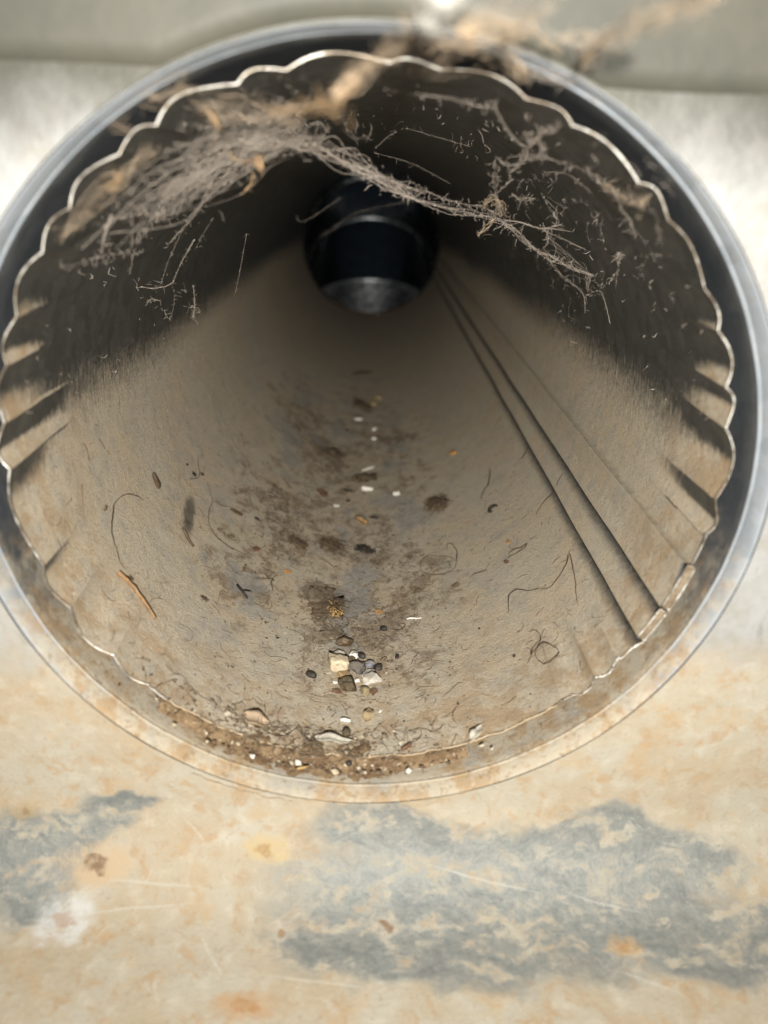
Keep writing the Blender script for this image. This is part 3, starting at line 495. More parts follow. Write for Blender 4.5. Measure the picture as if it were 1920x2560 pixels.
 ('fan', 'web', 2, 0.45, 0.06, 2, [(-19.59, 16.69, 65.54), (-25.28, 12.0, 64.28), (-31.34, 6.85, 63.86)]),
 ('fan', 'web', 2, 0.45, 0.06, 2, [(-29.14, 19.25, 56.73), (-25.97, 15.0, 59.26), (-23.78, 17.3, 64.29)]),
 ('fan', 'web', 2, 0.45, 0.06, 2, [(-20.75, 25.28, 63.3), (-26.06, 20.0, 57.74), (-30.65, 19.54, 55.25)]),
 ('fan', 'web', 2, 0.45, 0.06, 2, [(-39.98, 12.85, 49.52), (-37.93, 13.0, 53.91), (-32.71, 3.39, 63.3)]),
 ('fan', 'web', 2, 0.45, 0.06, 2, [(-27.77, 15.77, 60.0), (-36.9, 14.0, 53.48), (-44.92, 3.44, 50.87)]),
 ('fan', 'web', 2, 0.45, 0.06, 2, [(-40.89, 9.06, 51.8), (-34.43, 10.5, 57.79), (-27.52, 9.88, 65.19)]),
 ('fan', 'web', 2, 0.45, 0.06, 2, [(-27.84, 20.28, 57.47), (-31.45, 16.0, 53.59), (-35.22, 14.29, 53.23)]),
 ('fan', 'web', 2, 0.45, 0.06, 2, [(-21.11, 24.28, 63.16), (-21.42, 17.0, 62.46), (-20.35, 17.98, 64.12)]),
 ('fan', 'web', 2, 0.45, 0.06, 2, [(-33.39, 11.76, 56.06), (-39.57, 11.0, 53.05), (-43.53, 4.89, 52.41)]),
 ('fan', 'web', 2, 0.45, 0.06, 2, [(-14.94, 11.92, 68.18), (-21.65, 10.5, 66.7), (-30.51, 5.84, 65.31)]),
 ('fan', 'web', 2, 0.45, 0.06, 2, [(-24.96, 8.02, 66.64), (-26.65, 10.0, 65.09), (-26.9, 4.56, 67.02)]),
 ('fan', 'web', 2, 0.45, 0.06, 2, [(-16.73, 16.97, 66.81), (-22.2, 14.5, 61.44), (-31.05, 16.42, 57.73)]),
 ('fan', 'web', 2, 0.45, 0.06, 2, [(-30.57, 8.0, 63.91), (-23.39, 19.0, 61.58), (-18.3, 31.58, 64.26)]),
 ('fan', 'web', 2, 0.45, 0.06, 2, [(-25.49, 12.29, 63.8), (-19.62, 10.0, 63.47), (-14.89, 13.56, 67.72)]),
 ('fan', 'web', 2, 0.45, 0.06, 2, [(-14.98, 10.53, 68.56), (-20.79, 10.0, 65.5), (-26.64, 10.96, 63.72)]),
 ('fan', 'web', 2, 0.45, 0.06, 2, [(-15.06, 7.31, 69.4), (-26.83, 13.0, 58.62), (-38.04, 14.27, 50.72)]),
 ('fan', 'web', 2, 0.45, 0.06, 2, [(-30.07, 12.28, 59.08), (-35.45, 10.5, 54.62), (-41.36, 8.59, 51.89)]),
 ('fan', 'web', 2, 0.45, 0.06, 2, [(-19.3, 13.43, 66.89), (-23.29, 13.0, 61.3), (-28.31, 19.91, 57.2)]),
 ('fan', 'web', 2, 0.45, 0.06, 2, [(-48.48, 3.73, 48.5), (-38.18, 12.5, 55.57), (-27.65, 12.16, 64.08)]),
 ('fan', 'web', 2, 0.45, 0.06, 2, [(-25.25, 12.78, 65.08), (-33.01, 13.5, 57.4), (-42.23, 11.17, 48.14)]),
 ('fan', 'web', 2, 0.45, 0.06, 2, [(-22.02, 6.52, 68.24), (-26.2, 13.0, 60.58), (-27.33, 20.68, 57.76)]),
 ('fan', 'web', 2, 0.45, 0.06, 2, [(-34.16, 13.07, 55.04), (-39.86, 13.0, 49.77), (-43.18, 10.45, 47.55)]),
 ('fan', 'web', 2, 0.45, 0.06, 2, [(-41.74, 6.12, 55.35), (-37.63, 10.0, 58.13), (-31.23, 5.32, 63.41)]),
 ('fan', 'web', 2, 0.45, 0.06, 2, [(-25.86, 9.99, 65.29), (-33.48, 14.0, 58.54), (-37.89, 9.42, 54.82)]),
 ('fan', 'web', 2, 0.45, 0.06, 2, [(-23.97, 17.03, 63.07), (-22.32, 15.0, 61.25), (-22.2, 25.39, 61.76)]),
 ('fan', 'web', 2, 0.45, 0.06, 2, [(-20.86, 15.8, 66.19), (-29.77, 15.0, 60.17), (-34.45, 11.27, 57.81)]),
 ('fan', 'web', 2, 0.45, 0.06, 2, [(-33.66, 12.66, 56.61), (-39.56, 11.5, 51.56), (-44.65, 6.38, 50.33)]),
 ('fan', 'web', 2, 0.45, 0.06, 2, [(-27.26, 21.87, 57.32), (-31.52, 14.5, 54.95), (-35.09, 10.71, 59.13)]),
 ('fan', 'web', 2, 0.45, 0.06, 2, [(-39.03, 7.79, 53.53), (-40.67, 13.0, 50.92), (-39.75, 10.42, 50.61)]),
 ('fan', 'web', 2, 0.45, 0.06, 2, [(-29.26, 7.8, 63.55), (-30.32, 14.0, 59.46), (-30.6, 16.9, 57.94)]),
 ('fan', 'web', 2, 0.45, 0.06, 2, [(-14.77, 16.76, 66.78), (-25.4, 10.5, 60.9), (-45.44, 5.83, 49.95)]),
 ('fan', 'web', 2, 0.45, 0.06, 2, [(-34.16, 15.18, 53.84), (-25.17, 18.0, 57.14), (-19.48, 27.22, 63.46)]),
 ('fan', 'web', 2, 0.45, 0.06, 2, [(-24.95, 16.03, 62.91), (-26.53, 11.5, 58.16), (-29.03, 16.45, 57.73)]),
 ('fan', 'web', 2, 0.45, 0.06, 2, [(-23.12, 20.88, 62.05), (-22.36, 15.5, 61.5), (-21.52, 17.28, 64.9)]),
 ('fan', 'web', 2, 0.45, 0.06, 2, [(-43.41, 10.27, 47.41), (-37.08, 13.5, 56.52), (-29.52, 7.21, 65.27)]),
 ('fan', 'web', 2, 0.45, 0.06, 2, [(-19.24, 22.81, 65.04), (-18.94, 18.0, 61.55), (-19.98, 26.39, 63.27)]),
 ('fan', 'web', 2, 0.45, 0.06, 2, [(-45.59, 8.61, 46.06), (-39.62, 13.5, 50.65), (-31.34, 15.03, 56.64)]),
 ('fan', 'web', 2, 0.45, 0.06, 2, [(-24.47, 13.74, 65.05), (-26.07, 11.5, 62.42), (-28.21, 12.59, 62.36)]),
 ('fan', 'web', 2, 0.45, 0.06, 2, [(-35.9, 13.73, 52.84), (-38.42, 14.0, 51.25), (-39.26, 8.34, 54.23)]),
 ('fan', 'web', 2, 0.45, 0.06, 2, [(-27.68, 15.89, 60.03), (-36.55, 14.5, 53.84), (-44.5, 6.48, 50.4)]),
 ('fan', 'web', 2, 0.45, 0.06, 2, [(-39.52, 8.14, 54.13), (-38.88, 12.5, 54.31), (-36.25, 9.67, 58.81)]),
 ('fan', 'web', 2, 0.45, 0.06, 2, [(-32.87, 10.01, 58.1), (-35.1, 10.0, 54.42), (-37.15, 11.31, 53.6)]),
 ('fan', 'web', 2, 0.45, 0.06, 2, [(-30.23, 6.59, 63.48), (-29.63, 11.0, 61.59), (-28.18, 12.63, 62.37)]),
 ('right', 'web', 2, 0.15, 0.05, 1.5, [(67.58, 106.89, 29.66), (68.08, 107.26, 28.49), (68.42, 108.28, 27.65)]),
 ('right', 'web', 2, 0.15, 0.05, 1.5, [(64.75, 18.04, 35.42), (65.27, 19.63, 34.45), (65.6, 18.31, 33.81)]),
 ('right', 'web', 2, 0.15, 0.05, 1.5, [(50.82, 85.18, 53.51), (52.35, 81.53, 52.02), (53.3, 73.1, 51.05)]),
 ('right', 'web', 2, 0.15, 0.05, 1.5, [(63.84, 211.22, 37.02), (67.02, 231.84, 30.91), (69.26, 243.71, 25.47)]),
 ('right', 'web', 2, 0.15, 0.05, 1.5, [(52.48, 132.56, 51.89), (55.75, 146.82, 48.36), (57.97, 146.66, 45.67)]),
 ('right', 'web', 2, 0.15, 0.05, 1.5, [(51.62, 62.27, 52.74), (51.3, 53.16, 53.06), (52.09, 47.13, 52.28)]),
 ('right', 'web', 2, 0.15, 0.05, 1.5, [(54.46, 28.07, 49.81), (54.85, 25.61, 49.37), (54.32, 19.64, 49.95)]),
 ('right', 'web', 2, 0.15, 0.05, 1.5, [(70.74, 127.7, 21.04), (72.39, 133.78, 14.37), (72.79, 125.89, 12.19)]),
 ('right', 'web', 2, 0.15, 0.05, 1.5, [(47.08, -3.93, 56.83), (47.95, -1.32, 56.1), (49.84, 7.79, 54.43)]),
 ('right', 'web', 2, 0.15, 0.05, 1.5, [(61.03, 32.06, 41.5), (60.29, 23.47, 42.56), (59.67, 14.49, 43.43)]),
 ('right', 'web', 2, 0.15, 0.05, 1.5, [(37.09, -12.44, 63.8), (38.07, -9.92, 63.22), (38.78, -9.21, 62.79)]),
 ('right', 'web', 2, 0.15, 0.05, 1.5, [(44.5, -19.23, 58.88), (44.88, -19.01, 58.59), (45.59, -17.34, 58.04)]),
 ('right', 'web', 2, 0.15, 0.05, 1.5, [(60.83, 25.02, 41.79), (62.88, 33.77, 38.63), (64.71, 40.87, 35.47)]),
 ('right', 'web', 2, 0.15, 0.05, 1.5, [(55.97, 22.55, 48.11), (57.7, 20.44, 46.01), (58.66, 20.49, 44.78)]),
 ('right', 'web', 2, 0.15, 0.05, 1.5, [(41.1, -32.24, 61.3), (41.12, -34.09, 61.28), (41.2, -37.05, 61.23)]),
 ('right', 'web', 2, 0.15, 0.05, 1.5, [(64.8, 162.99, 35.32), (67.63, 177.21, 29.53), (69.23, 178.75, 25.56)]),
 ('right', 'web', 2, 0.15, 0.05, 1.5, [(50.63, 65.71, 53.69), (53.19, 75.94, 51.16), (54.55, 85.17, 49.7)]),
 ('right', 'web', 2, 0.15, 0.05, 1.5, [(43.44, -9.66, 59.66), (44.5, -9.95, 58.87), (46.83, -6.71, 57.04)]),
 ('right', 'web', 2, 0.15, 0.05, 1.5, [(56.25, 61.84, 47.77), (59.15, 70.47, 44.13), (60.45, 72.06, 42.34)]),
 ('right', 'web', 2, 0.15, 0.05, 1.5, [(55.5, 4.44, 48.64), (56.6, 7.99, 47.36), (58.18, 12.32, 45.4)]),
 ('right', 'web', 2, 0.15, 0.05, 1.5, [(42.66, 60.81, 60.22), (44.32, 59.03, 59.01), (46.99, 65.23, 56.91)]),
 ('right', 'web', 2, 0.15, 0.05, 1.5, [(67.62, 157.75, 29.56), (65.78, 136.39, 33.45), (65.21, 127.02, 34.55)]),
 ('right', 'web', 2, 0.15, 0.05, 1.5, [(43.62, 65.22, 59.53), (44.38, 64.47, 58.97), (44.52, 61.78, 58.86)]),
 ('right', 'web', 2, 0.15, 0.05, 1.5, [(69.42, 155.15, 25.05), (69.9, 152.72, 23.68), (70.74, 161.16, 21.02)]),
 ('right', 'web', 2, 0.15, 0.05, 1.5, [(55.16, 44.2, 49.03), (56.98, 51.32, 46.9), (60.08, 57.06, 42.85)]),
 ('right', 'web', 2, 0.15, 0.05, 1.5, [(51.82, 1.71, 52.54), (53.48, 2.27, 50.85), (55.39, 6.24, 48.77)]),
 ('right', 'web', 2, 0.15, 0.05, 1.5, [(44.34, 77.89, 58.99), (45.72, 77.34, 57.93), (46.58, 61.03, 57.25)]),
 ('right', 'web', 2, 0.15, 0.05, 1.5, [(45.52, 94.65, 58.09), (45.16, 88.85, 58.37), (47.62, 92.6, 56.38)]),
 ('right', 'web', 2, 0.15, 0.05, 1.5, [(46.98, -14.61, 56.92), (48.55, -15.93, 55.58), (50.08, -15.22, 54.2)]),
 ('right', 'web', 2, 0.15, 0.05, 1.5, [(51.16, 92.41, 53.19), (52.89, 90.81, 51.46), (54.63, 88.86, 49.62)]),
 ('right', 'web', 2, 0.15, 0.05, 1.5, [(55.17, 97.88, 49.02), (57.71, 100.76, 46.0), (59.23, 108.1, 44.03)]),
 ('right', 'web', 2, 0.15, 0.05, 1.5, [(40.91, 5.73, 61.42), (41.78, 6.49, 60.84), (43.08, 7.82, 59.92)]),
 ('right', 'web', 2, 0.15, 0.05, 1.5, [(66.76, 32.29, 31.46), (67.37, 34.5, 30.13), (67.76, 35.09, 29.25)]),
 ('left', 'web', 3, 0.5, 0.085, 3, [(-27.09, 22.0, 58.83), (-34.63, 28.0, 56.29), (-40.3, 32.0, 53.88), (-45.87, 36.0, 51.96), (-48.59, 38.0, 48.8), (-56.48, 46.0, 41.4)]),
 ('left', 'web', 3, 0.7, 0.085, 3, [(-34.92, 28.0, 56.57), (-38.51, 30.0, 55.36), (-42.42, 33.0, 54.13), (-42.14, 34.0, 52.36), (-43.5, 35.0, 50.21), (-46.13, 37.0, 47.65), (-49.11, 38.0, 46.61)]),
 ('left', 'web', 3, 0.5, 0.085, 3, [(-43.82, 35.0, 50.2), (-47.7, 33.0, 48.33), (-49.71, 24.0, 48.35), (-52.49, 14.0, 47.86)]),
 ('left', 'web', 4, 0.5, 0.1, 4, [(-51.8, 12.0, 48.47), (-52.38, 12.0, 47.11), (-54.28, 14.0, 44.8), (-56.94, 18.0, 40.54)]),
 ('left', 'web', 3, 0.3, 0.09, 3, [(-60.37, 4.0, 39.06), (-58.27, 10.0, 39.15), (-56.94, 16.0, 40.12), (-53.84, 28.0, 40.21)]),
 ('left', 'web', 3, 0.3, 0.085, 3, [(-53.94, 32.0, 44.26), (-55.22, 36.0, 39.62), (-53.74, 38.0, 39.84)]),
 ('left', 'web', 2, 0.2, 0.07, 2, [(-55.25, 36.0, 39.3), (-58.51, 42.0, 34.15)]),
 ('left', 'web', 4, 0.4, 0.085, 3, [(-25.91, 24.0, 58.37), (-32.31, 32.0, 54.96), (-38.93, 40.0, 50.86), (-43.88, 46.0, 46.47), (-47.42, 50.0, 43.92), (-51.52, 54.0, 40.37)]),
 ('left', 'web', 2, 0.2, 0.075, 2, [(-46.68, 50.0, 44.27), (-53.33, 60.0, 36.2), (-58.35, 70.0, 28.98)]),
 ('left', 'web', 2, 0.15, 0.07, 2, [(-39.05, 50.0, 47.12), (-42.59, 54.0, 43.17), (-45.94, 60.0, 39.25)]),
 ('left', 'web', 2, 0.2, 0.075, 2, [(-44.87, 54.0, 41.74), (-50.89, 62.0, 34.63), (-55.53, 70.0, 29.24), (-61.02, 72.0, 27.33), (-64.03, 70.0, 28.07)]),
 ('left', 'web', 2, 0.2, 0.075, 2, [(-55.53, 70.0, 29.24), (-56.52, 76.0, 24.57), (-59.83, 84.0, 17.61)]),
 ('left', 'web', 3, 0.5, 0.085, 4, [(-51.8, 80.0, 27.45), (-53.05, 86.0, 21.73), (-55.17, 92.0, 16.08)]),
 ('left', 'web', 4, 0.7, 0.085, 5, [(-55.8, 90.0, 19.85), (-54.5, 92.0, 19.17), (-53.0, 92.0, 18.33)]),
 ('left', 'web', 2, 0.2, 0.07, 2, [(-36.25, 36.0, 54.9), (-39.59, 40.0, 50.85)]),
 ('left', 'web', 3, 0.5, 0.085, 5, [(-61.82, 84.0, 19.68), (-61.35, 85.0, 17.85), (-60.37, 86.0, 16.87)]),
 ('left', 'web', 3, 0.5, 0.08, 5, [(-63.98, 74.0, 23.05), (-62.5, 75.0, 24.16), (-60.75, 76.0, 23.47)]),
 ('left', 'web', 2, 0.2, 0.06, 1, [(-38.68, 100.0, 41.08), (-42.52, 110.0, 30.76), (-46.55, 120.0, 20.34)]),
 ('left', 'web', 3, 0.3, 0.08, 3, [(-56.94, 16.0, 40.12), (-59.18, 20.0, 37.41)]),
 ('left', 'web', 3, 0.3, 0.08, 3, [(-56.05, 16.0, 40.14), (-56.62, 20.0, 38.36)]),
 ('right', 'web', 5, 0.6, 0.1, 4, [(30.61, 36.0, 58.43), (32.05, 34.0, 60.19), (32.33, 28.0, 62.56), (32.83, 22.0, 64.47), (33.28, 14.78, 65.87), (33.53, 2.02, 65.74)]),
 ('right', 'web', 5, 0.6, 0.1, 4, [(31.66, 18.0, 65.52), (30.61, 20.0, 65.1), (32.19, 20.0, 64.08), (33.38, 13.91, 65.82)]),
 ('right', 'web', 3, 0.4, 0.09, 4, [(27.19, 38.0, 59.89), (27.73, 36.0, 61.62), (29.13, 36.0, 60.47), (32.05, 34.0, 60.19)]),
 ('right', 'web', 3, 0.3, 0.09, 3, [(29.22, 35.0, 61.32), (31.07, 33.0, 62.02), (35.81, 28.0, 61.95), (38.92, 26.0, 60.69), (41.29, 24.0, 60.13), (43.97, 22.0, 59.04), (47.38, 16.78, 56.58)]),
 ('right', 'web', 3, 0.3, 0.09, 3, [(32.03, 34.0, 60.48), (33.94, 31.0, 61.44), (36.89, 27.0, 61.51)]),
 ('right', 'web', 4, 0.4, 0.09, 3, [(28.53, 38.0, 59.62), (28.47, 44.0, 56.98), (29.9, 50.0, 54.49), (31.43, 56.0, 51.14), (31.3, 60.0, 48.63)]),
 ('right', 'web', 3, 0.4, 0.09, 3, [(29.93, 50.0, 54.16), (31.1, 46.0, 55.8), (32.68, 42.0, 57.68)]),
 ('right', 'web', 3, 0.3, 0.09, 3, [(32.2, 26.0, 63.3), (29.27, 24.0, 64.76), (24.16, 16.0, 68.27), (22.85, 12.0, 70.12)]),
 ('right', 'web', 3, 0.4, 0.09, 3, [(43.97, 22.0, 59.04), (45.73, 20.0, 57.67), (47.8, 18.0, 56.06), (49.5, 13.08, 54.74), (51.86, 5.89, 52.5)]),
 ('right', 'web', 2, 0.2, 0.075, 2, [(40.04, 44.0, 59.13), (44.5, 41.05, 58.87), (47.54, 35.93, 56.45), (49.23, 35.39, 54.98)]),
 ('right', 'web', 3, 0.4, 0.085, 4, [(49.8, 16.94, 54.46), (52.68, 21.18, 51.69), (54.81, 22.0, 49.42), (57.62, 25.36, 46.11)]),
 ('right', 'web', 2, 0.2, 0.07, 2, [(36.42, 58.0, 54.64), (36.28, 56.0, 56.31), (37.23, 54.0, 57.8)]),
 ('right', 'web', 5, 0.6, 0.085, 6, [(35.68, 60.0, 54.28), (37.64, 62.0, 52.93), (39.87, 62.0, 53.33), (42.14, 62.0, 53.21)]),
 ('right', 'web', 2, 0.2, 0.06, 1, [(43.07, 60.0, 54.8), (47.0, 66.0, 50.99), (50.55, 70.0, 48.07)]),
 ('right', 'web', 3, 0.3, 0.08, 5, [(48.37, 68.0, 49.54), (50.55, 70.0, 48.07)]),
 ('right', 'web', 3, 0.4, 0.08, 5, [(62.01, 51.36, 40.02), (61.04, 45.15, 41.48), (62.9, 51.82, 38.6)]),
 ('right', 'web', 3, 0.4, 0.08, 4, [(53.42, 44.03, 50.91), (55.32, 49.37, 48.85)]),
 ('right', 'web', 5, 0.6, 0.11, 5, [(33.29, 18.0, 63.74), (34.81, 22.0, 62.64), (35.07, 26.0, 62.13)]),
 ('right', 'web', 3, 0.4, 0.1, 3, [(1.78, 8.0, 71.48), (8.04, 10.0, 71.03), (14.21, 12.0, 70.66), (20.04, 14.0, 69.65), (22.36, 12.0, 69.37)]),
 ('right', 'tan', 7, 0.7, 0.11, 6, [(45.43, 12.0, 56.76), (47.97, 8.0, 54.72), (49.75, 5.0, 53.49), (50.77, 1.39, 53.56), (50.72, 3.0, 52.02)]),
 ('smalla', 'web', 4, 0.4, 0.08, 6, [(-14.5, 40.0, 67.39), (-11.97, 41.0, 67.82), (-10.73, 42.0, 66.16), (-12.05, 42.0, 65.23)]),
 ('smallb', 'web', 3, 0.3, 0.085, 3, [(-6.87, 44.0, 69.35), (-6.25, 46.0, 66.83), (-4.61, 48.0, 65.47), (-2.26, 50.0, 65.96), (-0.04, 54.0, 67.03)]),
 ('smallb', 'web', 3, 0.3, 0.08, 3, [(-4.24, 46.0, 66.88), (-3.73, 44.0, 68.54)]),
 ('smallc', 'web', 2, 0.2, 0.06, 2, [(0.24, 70.0, 64.13), (3.14, 66.0, 66.71), (5.64, 64.0, 67.97)]),
 ('smalld', 'web', 2, 0.2, 0.05, 1, [(9.17, 90.0, 70.83), (19.2, 96.0, 68.84), (29.57, 104.0, 67.2)]),
 ('smalld', 'web', 2, 0.2, 0.06, 2, [(25.09, 92.0, 69.13), (25.27, 96.0, 66.32)]),
 ('smalle', 'web', 2, 0.3, 0.05, 1, [(0.33, 110.0, 65.14), (13.04, 120.0, 62.49), (26.51, 130.0, 56.87)]),
 ('fara', 'web', 2, 0.4, 0.1, 1, [(-35.12, 230.0, 42.56), (-32.91, 235.0, 39.93), (-25.71, 240.0, 43.79), (-14.74, 240.0, 51.06)]),
 ('farb', 'web', 2, 0.5, 0.12, 1, [(-28.11, 300.0, 31.06), (-21.7, 300.0, 34.22), (-8.81, 290.0, 42.98), (16.98, 280.0, 49.47)]),
 ('rope', 'tan', 14, 1.1, 0.12, 5, [(-6.01, -24.0, 66.83), (-2.79, -26.0, 69.78), (0.92, -32.0, 70.85), (3.19, -42.0, 71.08), (5.27, -52.0, 71.24), (6.71, -64.0, 70.25)]),
 ('rope', 'tan', 14, 1.3, 0.12, 5, [(5.15, -18.0, 71.31), (9.36, -24.0, 73.25), (13.05, -28.0, 73.93), (18.4, -24.0, 74.25)]),
 ('rope', 'tan', 8, 0.9, 0.1, 4, [(18.4, -24.0, 74.25), (18.08, -40.0, 73.36), (12.81, -50.0, 72.13), (9.0, -50.0, 71.08)]),
 ('rope', 'tan', 6, 0.8, 0.1, 3, [(18.67, -56.0, 72.69), (16.37, -50.0, 72.58), (13.06, -48.0, 72.61)]),
 ('rope', 'tan', 6, 0.9, 0.1, 3, [(20.62, -30.0, 75.95), (24.25, -26.0, 74.69), (27.0, -22.0, 73.55)]),
 ('rope', 'tan', 12, 1.6, 0.12, 5, [(19.4, -16.0, 75.18), (21.56, -14.0, 73.57), (23.99, -12.0, 71.89)]),
 ('rope', 'web', 5, 0.9, 0.09, 4, [(23.48, -10.0, 72.81), (28.15, -9.0, 71.67), (33.19, -8.0, 71.57), (38.74, -8.0, 69.24)]),
 ('rope', 'orange', 7, 0.7, 0.12, 4, [(11.59, -32.0, 74.24), (13.23, -32.0, 74.01), (12.19, -30.0, 73.45)]),
 ('corner', 'tan', 12, 1.1, 0.13, 5, [(32.35, -66.0, 72.16), (32.02, -58.0, 72.56), (31.38, -48.0, 73.22), (31.55, -38.0, 73.25), (31.63, -26.0, 73.69), (31.02, -20.0, 72.68)]),
 ('corner', 'tan', 6, 0.8, 0.11, 4, [(32.71, -28.0, 74.3), (29.75, -26.0, 74.83), (26.07, -24.0, 74.75)]),
]
SACS=[(6.16, -70.0, 69.59), (5.4, -66.0, 68.67)]
# ------------------------------------------------------------------ the sheet with the opening (setting)
YW, ZB, RB, TM = -.0097, .079, .025, math.radians(80)       # wall plane, where the bend starts, bend radius and angle
def sheet_pt(x, v):
    """v = height measured along the sheet; below -ZB it bends towards the camera into the floor"""
    if v >= -ZB: return x, YW, v
    a = -v; t = min((a-ZB)/RB, TM); ex = max(0, a-ZB-RB*TM)
    return x, YW-RB*(1-math.cos(t))-ex*math.sin(TM), -(ZB+RB*math.sin(t)+ex*math.cos(TM))
RH = .0812                               # radius of the opening seen along the axis
def hole_v(phi):
    z = flat(RH, RH*math.sin(phi)); a = abs(z)
    if a <= ZB or z > 0: return z
    return math.copysign(ZB+RB*math.asin(min(1, (a-ZB)/RB)), z)
def flat(r, z):
    """the rolled rim is not quite round: a little flatter and lower than the sleeve"""
    k = min(max((r-.0776)/(.0812-.0776), 0), 1); return z*(1-.015*k)-.0009*k
def lip_y(phi, r):
    z = -flat(r, r*math.sin(phi))
    return YW if z <= ZB else YW-RB*(1-math.sqrt(max(0, 1-((z-ZB)/RB)**2)))
vs = []; un = []; nr, na = 70, 360
for i in range(nr):
    t = i/(nr-1); t = t**1.6
    for j in range(na):
        a = 2*math.pi*j/na; x0, v0 = RH*math.cos(a), hole_v(a)
        c, s_ = math.cos(a), math.sin(a); k = 1/max(abs(c), abs(s_)); x1, v1 = .30*c*k, .42*s_*k
        x, y, z = sheet_pt(x0+(x1-x0)*t, v0+(v1-v0)*t)
        d = mnoise.noise(Vector((x*22, (v0+(v1-v0)*t)*22, 3)))*.0004*min(1, i/12)
        if v0+(v1-v0)*t < -ZB-.005: z += d
        else: y += d
        vs.append((x, y, z)); un += [x, v0+(v1-v0)*t, 0.]
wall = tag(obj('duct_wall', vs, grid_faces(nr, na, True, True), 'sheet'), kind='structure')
wall.data.attributes.new('unroll', 'FLOAT_VECTOR', 'POINT').data.foreach_set('vector', un)
# a thin dark olive plate over the top of the wall, notched round the opening
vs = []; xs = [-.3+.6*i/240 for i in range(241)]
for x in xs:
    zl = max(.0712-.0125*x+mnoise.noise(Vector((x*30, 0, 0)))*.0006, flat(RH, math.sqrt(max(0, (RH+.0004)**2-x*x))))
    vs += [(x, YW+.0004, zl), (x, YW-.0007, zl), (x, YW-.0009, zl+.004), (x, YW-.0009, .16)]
obj('upper_strip', vs, grid_faces(241, 4), 'olive_band', wall)

# ------------------------------------------------------------------ collar: sleeve, rolled bead
collar = empty('collar', (0, 0, 0))
tag(collar, 'wide round zinc collar with rolled rim framing the crimped pipe', 'collar')
RS = .0781
def ring(name, prof, mat, parent, n=360):
    vs = []
    for r, dy, follow in prof:
        for j in range(n):
            a = 2*math.pi*j/n; wob = mnoise.noise(Vector((math.cos(a)*3, math.sin(a)*3, 7)))*.00025
            y = dy+(lip_y(a, min(r, RH))-YW)*follow
            vs.append(((r+wob)*math.cos(a), y, flat(r, (r+wob)*math.sin(a))))
    return obj(name, vs, grid_faces(len(prof), n, True, True), mat, parent)
ring('sleeve', [(RS, .034, 0), (RS, .020, 0), (RS, .010, 0), (RS, .004, .1), (RS, -.0005, .4), (RS, -.0035, .7), (RS-.0001, -.0055, .9), (RS+.0001, -.0062, 1)], 'sleeve', collar)
bp = [(RS+.0006, -.0030, 1)]
for k in range(13):
    t = k/12
    bp.append((RS+.00045+(RH-.0005-RS-.00045)*t, -.0066+(YW-.0003+.0066)*t-.0008*math.sin(math.pi*t)**.5, 1))
bp.append((RH-.0006, YW+.003, 1))
ring('rolled_bead', bp, 'collar', collar)
tb = TB(); tb.tube([((RS+.0002)*math.cos(a), -.0066+(lip_y(a, RS)-YW)+mnoise.noise(Vector((math.cos(a)*9, math.sin(a)*9, 1)))*.0003, (RS+.0002)*math.sin(a)) for a in [2*math.pi*i/300 for i in range(300)]], .00042, 6, False, True)
tb.build('hem', 'collar', collar)

# ------------------------------------------------------------------ the crimped pipe
CUSP = [-179.1, -161.7, -152.9, -141.4, -133.2, -122.5, -115, -103.5, -96, -84.5, -77, -65.5, -58.5, -50.5, -43, -37.5, -10.5, -3.9, 8.1, 14.9, 24.06, 30.9, 42.5, 49.4, 61.8, 69.2, 81.4, 88.2, 101.9, 108.7, 121.1, 127.7, 138.1, 145.7, 156.2, 164, 173.3, 180.9]
TW = 9.2/.72                             # the seam turns a little along the pipe (deg per m)
LEN = .737
def fade(y, a, b): 
    t = min(max((y-a)/(b-a), 0), 1); t = t*t*(3-2*t); return 1-t
CR = [random.uniform(.55, 1.2) for _ in CUSP]; CS = [random.uniform(-.16, .16) for _ in CUSP]; CL = [random.uniform(.026, .048) for _ in CUSP]
def kink(y): return (mnoise.noise(Vector((y*22, 4.2, 0)))*.22+mnoise.noise(Vector((y*90, 1.2, 0)))*.07)*min(1, max(y, 0)/.02)
def pipe_r(phi, y):
    """inner radius of the pipe at phi (deg) and depth y (m)"""
    r = R
    while phi > 180.9: phi -= 360
    while phi < -179.1: phi += 360
    if y < .05:
        for k in range(len(CUSP)-1):
            a, b = CUSP[k], CUSP[k+1]
            if a <= phi <= b:
                if (a, b) == (-37.5, -10.5): h, rb = .45, 0
                else:
                    u = (phi-a)/(b-a); u = u+CS[k]*math.sin(math.pi*u); h = math.sin(math.pi*min(max(u, 0), 1))**.95*CR[k]; rb = 1
                amp = .0019 if abs((phi+90)) > 42 else .0007
                wdt = min(1, (b-a)/11)
                r += (-.0007+amp*h*(.55+.45*wdt))*fade(y, .0, CL[k])*rb
                break
    # lock seam: two folds and a ledge
    ph0 = phi-TW*max(y, 0)-kink(y); ua = ph0+32.2; ub = ph0+25.4; uc = ph0+16.2
    d = 0.
    if -3.4 < ua <= 0: d = .0013*((ua+3.4)/3.4)**2
    elif ua > 0 and ub <= -2.8: d = -.0008
    elif -2.8 < ub <= 0: d = -.0008+.0020*((ub+2.8)/2.8)**2
    elif ub > 0 and uc <= 0: d = -.0009-.0011*max(0, (ub-4)/5.2)
    elif 0 < uc < .35: d = -.0020*(1-uc/.35)
    elif .5 <= uc < 3: d = 0
    # dents and waviness of thin sheet
    a = math.radians(phi)
    d += mnoise.noise(Vector((math.cos(a)*2.2, y*9, math.sin(a)*2.2)))*.0006*min(1, y/.05)
    return r+d
